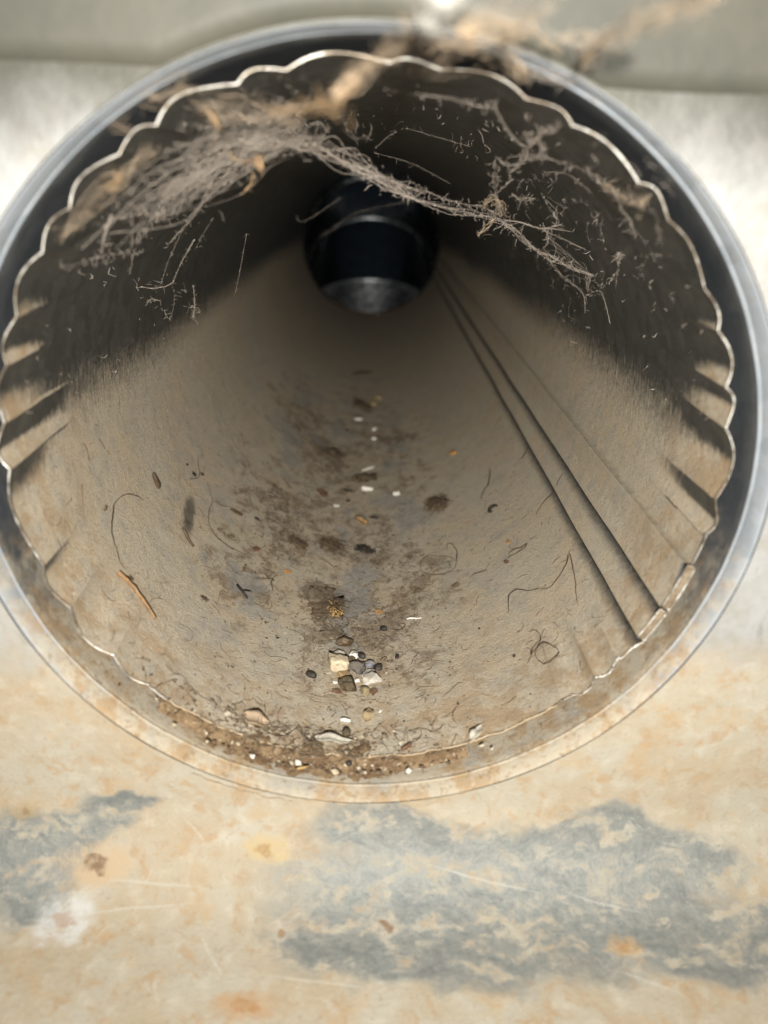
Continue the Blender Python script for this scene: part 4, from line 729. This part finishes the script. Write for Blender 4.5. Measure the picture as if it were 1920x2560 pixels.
base = sorted(set([round(-179.1+.45*i, 3) for i in range(800)] + [CUSP[k]+d for k in range(len(CUSP)-1) for d in (-.15, 0, .15)] +
     [q for c in (-32.2, -25.4, -16.2) for q in (c-3.4, c-2.6, c-1.8, c-1.2, c-.7, c-.35, c-.12, c, c+.02, c+.12, c+.3, c+.5)] + [-28.2, -27.5, -26.8]))
base = [b for b in base if b < 180.8]
base = [b for i, b in enumerate(base) if i == 0 or b-base[i-1] > .012]
ys = [0.]
while ys[-1] < LEN-.002: ys.append(ys[-1]+(.0012 if ys[-1] < .05 else .004 if ys[-1] < .2 else .012))
ys[-1] = LEN
vs = []
for y in ys:
    for p in base:
        ph = p+TW*y+kink(y); r = pipe_r(ph, y); a = math.radians(ph); vs.append((r*math.cos(a), y, r*math.sin(a)))
pipe = empty('duct_pipe', (0, 0, -R))
tag(pipe, 'long dusty galvanised pipe with a crimped scalloped mouth and a side seam', 'duct pipe')
def child(o):
    o.parent = pipe; o.matrix_parent_inverse = Matrix.Translation((0, 0, R)); return o
pw = child(obj('pipe_wall', vs, grid_faces(len(ys), len(base), True, True), 'pipe'))
def bare_and_shade(p):      # dust has not settled under the overhanging folds of the seam; the ledge gets painted shade
    s_ = 0
    for c, wd in ((-32.2, 4.2), (-25.4, 4.0)):
        if -wd < p-c <= 0: s_ = max(s_, (1-(c-p)/wd)**.9)
    if 0 < p+16.2 < 1.8: s_ = .55*(1-(p+16.2)/1.8)  # slight shadow beside the ledge, painted as bare metal
    return s_
at = pw.data.attributes.new('bare_shade', 'FLOAT', 'POINT'); sh_ = [bare_and_shade(p) for p in base]
at.data.foreach_set('value', sh_*len(ys))
# outside of the sheet near the mouth
TH = .0006
vs = []
for y in (0., .002, .006, .012, .024, .034):
    for p in base: r = pipe_r(p, y)+TH; a = math.radians(p); vs.append((r*math.cos(a), y, r*math.sin(a)))
child(obj('outer_wall', vs, grid_faces(6, len(base), True), 'collar'))
tb = TB(); pts = []
for p in base:
    if -32.4 < p < -16 or -128 < p < -52: continue
    a = math.radians(p); r = pipe_r(p, 0)+TH/2; bpts = None; pts.append((r*math.cos(a), -.0002+mnoise.noise(Vector((p*.06, 0, 0)))*.0005, r*math.sin(a)))
for lo_, hi_, mt in ((-128.3, -51.7, 'edgedust'), (-52.2, -32.2, 'edge')):
    t2 = TB(); q2 = [(math.radians(p), pipe_r(p, 0)+TH/2) for p in base if lo_ < p < hi_]
    t2.tube([(r*math.cos(a), -.0002+random.gauss(0, .00012), r*math.sin(a)) for a, r in q2], .00028, 5, False); child(t2.build('cut_edge', mt))
k0 = next(i for i, p in enumerate([b for b in base if not (-32.4 < b < -16 or -128 < b < -52)]) if p > -16.1)
pts = pts[k0:]+pts[:sum(1 for q in base if q <= -128)]
tb.tube(pts, [.00025+.00007*mnoise.noise(Vector(q)*300) for q in pts], 5, False); child(tb.build('cut_edge', 'edge'))
# the folded ends of the lock seam: two flat hollow loops, dust inside
for a0, a1, h in ((-32.0, -25.6, .0017), (-25.0, -16.2, .0018)):
    tb = TB(); loop = []
    n = 12
    for i in range(n+1): a = math.radians(a0+(a1-a0)*i/n); r = R-.00085; loop.append((r*math.cos(a), -.0005, r*math.sin(a)))
    for i in range(n, -1, -1): a = math.radians(a0+(a1-a0)*i/n); r = R-.00085+h; loop.append((r*math.cos(a), -.0009, r*math.sin(a)))
    tb.tube(loop, .00021, 5, False, True); fo = child(tb.build('seam_fold', 'edge'))
    m_ = len(loop)//2; fs = [(i, i+1, len(loop)-2-i, len(loop)-1-i) for i in range(m_-1)]
    child(obj('fold_filling', [(x, y+.0003, z) for x, y, z in loop], fs, 'lint', None, False))
# turned-in end of the pipe, rusty below
lathe('o', [(R+.0002, LEN-.0005), (R+.0006, LEN+.001), (R+.0015, LEN+.003)], 'pipe', None, 200, True)
o = bpy.data.objects['o']; o.name = 'end_lip'; child(o)
tb = TB(); pts = []
for i in range(40):
    a = math.radians(-122+64*i/39); r = R-.0010; pts.append((r*math.cos(a), LEN-.002, r*math.sin(a)))
tb.tube([Vector(p)+Vector((0, random.uniform(-.001, .001), random.uniform(-.0006, .0008))) for p in pts], [random.uniform(.0004, .0013) for _ in pts], 5); child(tb.build('rust_crust', 'redbrown'))

# ------------------------------------------------------------------ elbow beyond, turning down
RHO, RE = .100, .0752
elbow = empty('elbow', (0, LEN, -R)); tag(elbow, 'shiny clean zinc elbow turning down behind the far end of the pipe', 'duct elbow')
def esec(th, rr, n=96):
    o = []
    for j in range(n):
        a = 2*math.pi*j/n; x = rr*math.cos(a); q = rr*math.sin(a)
        o.append((x, LEN+.002+(RHO+q)*math.sin(th), -RHO+(RHO+q)*math.cos(th)))
    return o
def echild(o): o.parent = elbow; o.matrix_parent_inverse = Matrix.Translation((0, -LEN, R)); return o
J = [0, 15, 45, 75, 90]
for k in range(4):
    t0, t1 = math.radians(J[k]), math.radians(J[k+1])
    def cut(t, j):   # straight gores: each piece is a cylinder cut by the joint planes
        return esec(t, RE)
    A_, B_ = esec(t0, RE), esec(t1, RE); vs = []
    for i in range(5):
        u = i/4; vs += [tuple(Vector(a)*(1-u)+Vector(b)*u) for a, b in zip(A_, B_)]
    echild(obj('gore', vs, grid_faces(5, 96, True, True), 'silver_lit' if k == 3 else 'clean'))  # one metal, light painted in: dark shaded gores, bright lit last one
    if 0 < k:
        tb = TB(); tb.tube(esec(t0, RE-.0006), .0016, 6, False, True); echild(tb.build('joint_bead', 'silver_lit' if k > 1 else 'clean'))  # bright tone paints the lit line along the deeper joints
vs = []
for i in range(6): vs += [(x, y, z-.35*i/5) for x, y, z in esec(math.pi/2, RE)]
echild(obj('down_pipe', vs, grid_faces(6, 96, True, True), 'silver_lit'))

# ------------------------------------------------------------------ placing things on the pipe floor
def frame(phi, y, lift=0., rot=0.):
    """matrix: x round the pipe (to the right on the floor), y deeper in, z off the surface"""
    a = math.radians(phi); yy = max(y, 0.)
    r = (pipe_r(phi, yy) if y > 0 else RS-.0016 if y > -.005 else RS+.0002+(RH-RS)*min(1, (-.005-y)/.005))-lift
    n = Vector((-math.cos(a), 0, -math.sin(a))); t = Vector((-math.sin(a), 0, math.cos(a))); ax = Vector((0, 1, 0))
    c, s_ = math.cos(rot), math.sin(rot); X = t*c+ax*s_; Y = ax*c-t*s_
    return Matrix(((X.x, Y.x, n.x, r*math.cos(a)), (X.y, Y.y, n.y, y), (X.z, Y.z, n.z, r*math.sin(a)), (0, 0, 0, 1)))
def ico(sub):
    import bmesh
    bm = bmesh.new(); bmesh.ops.create_icosphere(bm, subdivisions=sub, radius=1); bm.verts.ensure_lookup_table()
    v = [tuple(q.co) for q in bm.verts]; f = [tuple(q.index for q in p.verts) for p in bm.faces]; bm.free(); return v, f
ICO = {s_: ico(s_) for s_ in (1, 2, 3)}
def blob(L, W, H, rough, seed, sub=3, facet=0.):
    v, f = ICO[sub]; o = []
    rs = np.random.default_rng(seed); pl = [(Vector(rs.normal(size=3)).normalized(), rs.uniform(.60, .88)) for _ in range(int(facet))]
    for p in v:
        p = Vector(p); d = 1+rough*(mnoise.noise(p*1.3+Vector((seed*3.1, 0, 0)))+.5*mnoise.noise(p*3.1+Vector((0, seed*1.7, 0))))
        q = p*d
        for nn, k in pl:
            e = q.dot(nn)-k
            if e > 0: q -= nn*e*.97
        o.append((q.x*L/2, q.y*W/2, (q.z+.72)*H/2))
    return o, f
def fibres(L, W, H, n, seed, rad, ln):
    rs = random.Random(seed); tb = TB()
    for _ in range(n):
        a = rs.uniform(0, 6.28); q = math.sqrt(rs.random()); x, y = q*L/2*math.cos(a), q*W/2*math.sin(a); z = rs.uniform(0, H)*(1-q*.7)
        d = rs.uniform(0, 6.28); cv = rs.uniform(-1.6, 1.6); l = ln*rs.uniform(.4, 1.2); pts = []
        for k in range(6):
            pts.append((x, y, max(z, rad))); x += math.cos(d)*l/5; y += math.sin(d)*l/5; z += rs.uniform(-.2, .2)*l/5; d += cv/5+rs.uniform(-.4, .4)
        tb.tube(pts, rad*rs.uniform(.6, 1.2), 3)
    return tb.v, tb.f
def lift_of(phi, y): return 0.0
cnt = 0
for nm, lab, cat, sh, colr, phi, ymm, L, W, rot in DEBRIS:
    cnt += 1; L *= .001; W *= .001; y = max(ymm*.001, -.0046); rt = math.radians(rot); m = min(L, W); lift = 0.; sm = True; extra = None
    if sh == 'peb':
        sm = False; vs, fs = blob(L*1.12, W*1.12, m*.8, .4, cnt, 3, 11); lift = -m*.09
    elif sh == 'seed':
        vs, fs = blob(L, W, m*.85, .07, cnt, 2); lift = -.00005
        vs = [(x*(1-.25*(x/(L/2))), yq*(1-.28*(x/(L/2))), z) for x, yq, z in vs]
    elif sh == 'clump':
        vs, fs = blob(L*.62, W*.62, m*.22, 1.0, cnt, 3); lift = -.0001; extra = fibres(L*1.2, W*1.2, m*.3, 60, cnt, .00009, m*.5)
        rs = random.Random(cnt+50)
        for _ in range(22):
            v_, f_ = ICO[1]; k = len(vs); a = rs.uniform(0, 6.28); q = math.sqrt(rs.random()); s_ = m*rs.uniform(.05, .15)
            cx, cy = q*L*.47*math.cos(a), q*W*.47*math.sin(a)
            vs = vs+[(cx+p[0]*s_*rs.uniform(.7, 1.3), cy+p[1]*s_*rs.uniform(.7, 1.3), (p[2]+.7)*s_*rs.uniform(.6, 1.)) for p in v_]; fs = fs+[tuple(i+k for i in t_) for t_ in f_]
    elif sh == 'chip':
        rs = random.Random(cnt); n = 7; vs = []
        for lay, k in ((0, .92), (.35, 1.), (.8, .97), (1., .84)):
            for j in range(n):
                a = 2*math.pi*j/n+.35; q = 1/max(abs(math.cos(a)), abs(math.sin(a)))**.75; q *= .9+.2*math.sin(j*2.7+cnt)
                vs.append((L/2*q*math.cos(a)*k, W/2*q*math.sin(a)*k, lay*m*.34+(.18*m if j % 3 == 0 else 0)*.5))
        fs = grid_faces(4, n, True)+[tuple(range(n))[::-1], tuple(range(3*n, 4*n))]; sm = False; lift = -.00005
    elif sh == 'stick':
        tb = TB(); pts = [(L*(i/7-.5), .04*L*math.sin(i*.6+cnt), W*.45+.03*L*math.sin(i*.9)) for i in range(8)]
        tb.tube(pts, [W*.5*(.55+.45*math.sin(math.pi*(i+.7)/8.4)) for i in range(8)], 6); vs, fs = tb.v, tb.f
    elif sh == 'flake':
        vs = []; nu, nv = 13, 7
        for side in (0, 1):
            for i in range(nu):
                u = i/(nu-1)*2-1; wd = (1-abs(u)**2.2)**.7*(1-.25*u)
                for j in range(nv):
                    q = j/(nv-1)*2-1; z = .10*L*(1-u*u)+.16*W*q*q+.03*L*math.sin(5*u+cnt)+(0 if side else .00018)
                    vs.append((u*L/2, q*W/2*wd+.08*L*u*u, z))
        fs = grid_faces(nu, nv)+[tuple(q+nu*nv for q in f_[::-1]) for f_ in grid_faces(nu, nv)]
        rim_ = [i*nv for i in range(nu)]+[(nu-1)*nv+j for j in range(1, nv)]+[i*nv+nv-1 for i in range(nu-2, -1, -1)]+list(range(nv-2, 0, -1))
        fs += [(a, b, b+nu*nv, a+nu*nv) for a, b in zip(rim_, rim_[1:]+rim_[:1])]
    elif sh == 'mat':
        vs, fs = blob(L*.72, W*.72, .0004, 1.3, cnt, 3); lift = .00005; extra = fibres(L*1.15, W*1.15, .0010, 320, cnt, .00008, m*.45)
    elif sh == 'tangle':
        rs = random.Random(4); tb = TB()
        for _ in range(13):
            a, b = [((rs.random()-.5)*L, (rs.random()-.5)*W*.8, rs.uniform(.0004, .0024)) for _ in range(2)]
            c_ = ((a[0]+b[0])/2+rs.uniform(-1, 1)*L*.25, (a[1]+b[1])/2+rs.uniform(-1, 1)*W*.2, rs.uniform(.0005, .003))
            tb.tube([a, c_, b], .00017, 5, False)
        vs, fs = tb.v, tb.f
    elif sh == 'cee':
        tb = TB(); tb.tube([(L*.45*math.cos(a), W*.45*math.sin(a), m*.12) for a in [math.radians(40+i*26) for i in range(11)]], [m*.08+m*.07*math.sin(i*.28) for i in range(11)], 6); vs, fs = tb.v, tb.f
    elif sh == 'tee':
        tb = TB(); tb.tube([(-L*.2, -W*.9, .0005), (-L*.22, 0, .0006), (-L*.2, W*.8, .0005)], .00038, 6, False); tb.tube([(-L*.2, 0, .0005), (L*.1, .0002, .0006), (L*.5, 0, .0004)], .0003, 6); vs, fs = tb.v, tb.f
    elif sh == 'stem':
        continue
    o = obj(nm, vs, fs, colr, None, sm); o.matrix_world = frame(phi, y, lift, rt); tag(o, lab, cat)
    if extra:
        e = obj('fibre_fringe', extra[0], extra[1], colr, o)
# the dry stem follows the curve of the pipe
STEM = [(-149.28, 25.36), (-147.76, 25.94), (-144.55, 26.29), (-140.97, 24.94), (-139.22, 24.09), (-137.48, 22.59)]
tb = TB(); pts = [frame(p, y*.001, .0007).translation for p, y in STEM]; pts = resample(pts, .002, .00012)
tb.tube(pts, [.00055*(1.15-.5*i/len(pts)) for i in range(len(pts))], 6)
tag(tb.build('dry_stem', 'stem'), 'orange brown dry stem at the lower left of the floor', 'stem')
# hairs
for lab, rad, pl in HAIRS:
    rad *= .00065; tb = TB(); pts = [frame(p, max(y*.001, .0005), .0002+.0009*random.random()).translation for p, y in pl]
    tb.tube(resample(pts, .0012, .00005), rad, 4); tag(tb.build('hair', 'hair'), lab, 'hair', 'loose hairs on the pipe floor')

# ------------------------------------------------------------------ dirt in the mouth of the pipe
vs = []; nu, nv = 150, 26
for i in range(nu):
    ph = -146+104*i/(nu-1); a = math.radians(ph); c = math.exp(-((ph+101)/24)**2)
    for j in range(nv):
        y = -.0098+.0225*j/(nv-1); e = math.sin(math.pi*j/(nv-1))**.7
        p3 = Vector((math.cos(a)*R*420, y*420, math.sin(a)*R*420))
        nz_ = mnoise.noise(p3)+.5*mnoise.noise(p3*2.3)+.3*mnoise.noise(p3*5)
        h = (.0016*c*e+.0011*c*nz_)-.0007-(1-e)*.0016
        r0 = RS-.0002 if y < -.001 else R+.0004
        if y < -.0050: r0 = RS-.0002+(RH-RS)*((-.0050-y)/.0062)**1.3
        vs.append(((r0-h)*math.cos(a), y, (r0-h)*math.sin(a)))
def keep(f_):
    i, j = f_[0]//nv, f_[0] % nv; ph = -146+104*i/(nu-1); c = math.exp(-((ph+101)/24)**2)
    return c+.22*mnoise.noise(Vector((i*.12, j*.25, 0))) > (.26 if j > 8 else .5)
tag(obj('mouth_dirt', vs, [f_ for f_ in grid_faces(nu, nv) if keep(f_)], 'dirt'), 'brown gritty dirt caked in the bottom of the pipe mouth', 'dirt', kind='stuff')

tb = TB()
for q in range(260):     # roots and lint matted into the dirt
    ph, y = random.gauss(-100, 13), random.uniform(-.003, .008); d = random.uniform(0, 6.28); l = abs(random.gauss(0, .004))+.001; cv = random.uniform(-2.5, 2.5); pts = []; up = random.uniform(.0004, .0018)
    for k in range(6):
        a = math.radians(ph); r_ = R+.0002-up+random.gauss(0, .0002); pts.append((r_*math.cos(a), y, r_*math.sin(a))); ph += math.degrees(math.cos(d)*l/5/R); y += math.sin(d)*l/5; d += cv/5
    tb.tube(pts, random.uniform(.00005, .00011), 3)
tag(tb.build('matted_roots', 'lint'), 'matted brown fibres caked into the dirt at the pipe mouth', 'fibres', kind='stuff')
# small loose crumbs and short fibres, far too many to count
def scatter(name, mat, n, pick, size, lab, cat, pale=False):
    vs, fs = [], []; bv, bf = ICO[1]
    for q in range(n):
        ph, y, k = pick(); s_ = size()*k; fr = frame(ph, y, -s_*.15, random.uniform(0, 6.28)); b = len(vs)
        sx, sy, sz = s_*random.uniform(.7, 1.6), s_*random.uniform(.5, 1.), s_*random.uniform(.4, .8)
        for p in bv:
            d = random.uniform(.75, 1.2); vs.append(fr @ Vector((p[0]*sx*d, p[1]*sy*d, p[2]*sz*d)))
        fs += [tuple(i+b for i in f_) for f_ in bf]
    return tag(obj(name, vs, fs, mat, None, False), lab, cat, kind='stuff')
def pick_floor():
    y = random.choice((random.uniform(.005, .12), random.uniform(.02, .26), random.uniform(.1, .42)))
    return random.gauss(-95, 17), y, 1
def pick_mid(): return random.gauss(-92, 10), random.gauss(.19, .05) if random.random() < .6 else random.gauss(.06, .025), 1
def pick_mouth():
    return random.gauss(-100, 15), random.uniform(-.0050, .009), 1
scatter('dark_crumbs', 'crumb', 1700, lambda: (lambda t: (t[0], max(t[1], .002), t[2]))(pick_floor()), lambda: abs(random.gauss(0, .00022))+.00008, 'tiny dark brown crumbs scattered over the pipe floor', 'crumbs')
scatter('black_specks', 'black', 260, lambda: (lambda t: (t[0], max(t[1], .002), t[2]))(pick_floor()), lambda: abs(random.gauss(0, .00022))+.0001, 'tiny black specks scattered over the pipe floor', 'specks')
scatter('pale_specks', 'palecrumb', 240, lambda: (lambda t: (t[0], max(t[1], .002), t[2]))(pick_mid()), lambda: abs(random.gauss(0, .00016))+.0001, 'tiny pale specks scattered along the middle of the floor', 'specks')
scatter('mouth_grit', 'crumb', 380, pick_mouth, lambda: abs(random.gauss(0, .00032))+.00012, 'dark brown grit in the dirt at the pipe mouth', 'grit')
scatter('mouth_pale_grit', 'palecrumb', 130, pick_mouth, lambda: abs(random.gauss(0, .0003))+.00018, 'pale grit in the dirt at the pipe mouth', 'grit')
tb = TB()
for q in range(1500):
    ph, y, _ = pick_floor() if q % 3 else (random.uniform(-175, -35), random.uniform(.004, .2), 1); y = max(y, .004)
    d = random.uniform(0, 6.28); l = abs(random.gauss(0, .0025))+.0008; cv = random.uniform(-2, 2); pts = []
    for k in range(5):
        pts.append(frame(ph, max(y, .001), .00012+.0002*random.random()).translation); ph += math.degrees(math.cos(d)*l/4/R); y += math.sin(d)*l/4; d += cv/4
    tb.tube(pts, random.uniform(.00005, .00010), 3)
tag(tb.build('short_fibres', 'fibre'), 'short brown fibres and lint strewn over the pipe floor', 'fibres', kind='stuff')
# dust tufts clinging to the bare upper wall
tb = TB()
for q in range(240):
    ph = random.choice((random.uniform(2, 70), random.uniform(110, 178), random.uniform(60, 120))); y = random.uniform(.006, .16)
    l = abs(random.gauss(0, .0016))+.0004; base_ = frame(ph, y).translation
    ax = frame(ph, y); p0 = ax @ Vector((0, 0, .0001)); pts = [p0]
    for k in range(3): pts.append(pts[-1]+Vector((random.gauss(0, .6), random.gauss(0, .6), random.gauss(-.15, .6)))*l/2+(ax.to_3x3() @ Vector((0, 0, .0001))))
    tb.tube(pts, random.uniform(.00004, .00009), 3)
tag(tb.build('wall_fluff', 'web'), 'short dust fibres clinging to the bare upper wall', 'fibres', kind='stuff')

# ------------------------------------------------------------------ cobwebs
WL = {'main': ('thick dusty cobweb rope sagging across the pipe from upper left to right', 'cobweb'),
      'fan': ('fan of grey cobweb threads on the upper left of the mouth', 'cobweb'),
      'left': ('thin cobweb strands hanging on the left wall below the fan', 'cobweb'),
      'right': ('looping cobweb strands on the upper right wall', 'cobweb'),
      'smalla': ('little frizzy web tuft above the start of the sagging rope', 'cobweb'),
      'smallb': ('pale curled web wisp on the ceiling right of the frizzy tuft', 'cobweb'),
      'smallc': ('short forked web thread below the pale curled wisp', 'cobweb'),
      'smalld': ('straight fine web thread with a cross bit on the ceiling', 'cobweb'),
      'smalle': ('long faint arched web thread on the ceiling above the rope', 'cobweb'),
      'fara': ('faint hooked web thread at the left edge of the far opening', 'cobweb'),
      'farb': ('faint web thread slanting across the far opening', 'cobweb'),
      'rope': ('tan fluffy cobweb strands hanging over the top of the collar', 'cobweb'),
      'corner': ('long tan cobweb rope running to the top right corner', 'cobweb')}
PART = {'web': 'grey_threads', 'tan': 'tan_fluff', 'orange': 'orange_fluff'}
MATW = {'web': 'web', 'tan': 'webtan', 'orange': 'weborange'}
bld = {}; wi = 0
for g, colr, ns, sp, rad, fz, pl in WEBS:
    wi += 1; tb = bld.setdefault((g, colr) if colr == 'web' else (g, colr, wi), TB()); pts = [Vector(p)*.001 for p in pl]; sp *= .001; rad *= .001
    if colr != 'web' and g in ('rope', 'corner'): ns = int(ns*1.7); sp *= 1.25; rad *= 1.0
    elif colr != 'web': ns = int(ns*1.3); sp *= 1.3; rad *= .75
    else: ns = ns if ns > 4 else max(2, ns-1) if g != 'fan' else 2; sp *= 2.2 if g == 'fan' else 1.3 if ns > 5 else .75; fz *= .45 if g == 'fan' else .95
    for s_ in range(ns):
        off = [Vector((random.gauss(0, sp), random.gauss(0, sp), random.gauss(0, sp)))*(.35 if i in (0, len(pts)-1) else .8) for i in range(len(pts))]
        path = resample([p+o_*(.85 if g == 'fan' and 0 < i_ < len(pts)-1 else 1.6 if g == 'fan' else 1) for i_, (p, o_) in enumerate(zip(pts, off))], .0011 if g != 'fan' else .002, (sp*.05 if g != 'fan' else 0)+.00003)
        rr = rad*(.25+.9*random.random()**2.4)*.56
        tb.tube(path, [rr*(.7+.9*max(0, mnoise.noise(q*700+Vector((s_*9, 0, 0))))) for q in path], 4)
    # fluff: short curled side threads and knots of dust
    path = resample(pts, .0011)
    for _ in range(int(fz*len(path)*.5)):
        q = random.choice(path)+Vector((random.gauss(0, sp*.6), random.gauss(0, sp*.6), random.gauss(0, sp*.6))); d = Vector((random.gauss(0, 1), random.gauss(0, 1), random.gauss(-.2, 1))).normalized(); l = random.choice((random.uniform(.0003, .0012), random.uniform(.0008, .0028)))
        c = [q]
        for k in range(3): c.append(c[-1]+d*l/3); d = (d+Vector((random.gauss(0, .6), random.gauss(0, .6), random.gauss(0, .6)))).normalized()
        tb.tube(c, rad*random.uniform(.22, .5), 3)
for g, (lab, cat) in WL.items():
    keys = [k for k in bld if k[0] == g]
    if len(keys) == 1: tag(bld[keys[0]].build('cobweb', MATW[keys[0][1]]), lab, cat, 'dusty cobwebs in the pipe mouth'); continue
    root = empty('cobweb', bld[keys[0]].v[0]); tag(root, lab, cat, 'dusty cobwebs in the pipe mouth')
    for k in keys:
        o = bld[k].build(PART[k[1]], MATW[k[1]], root); o.matrix_parent_inverse = Matrix.Translation(-Vector(root.location))
# egg sacs caught in the web at the top
for (c, L, lab) in zip(SACS, (.0038, .0032), ('upper and larger of two white egg sacs at the top', 'lower and smaller of two white egg sacs at the top')):
    vs, fs = blob(L, L*.9, L*.9, .22, int(L*1e5), 3); ex = fibres(L*1.1, L*1.1, L*.5, 30, 3, .00009, L*.5)
    o = obj('egg_sac', vs, fs, 'sac'); o.location = Vector(c)*.001; tag(o, lab, 'egg sac', 'white egg sacs in the web'); obj('silk_fuzz', ex[0], ex[1], 'sac', o)
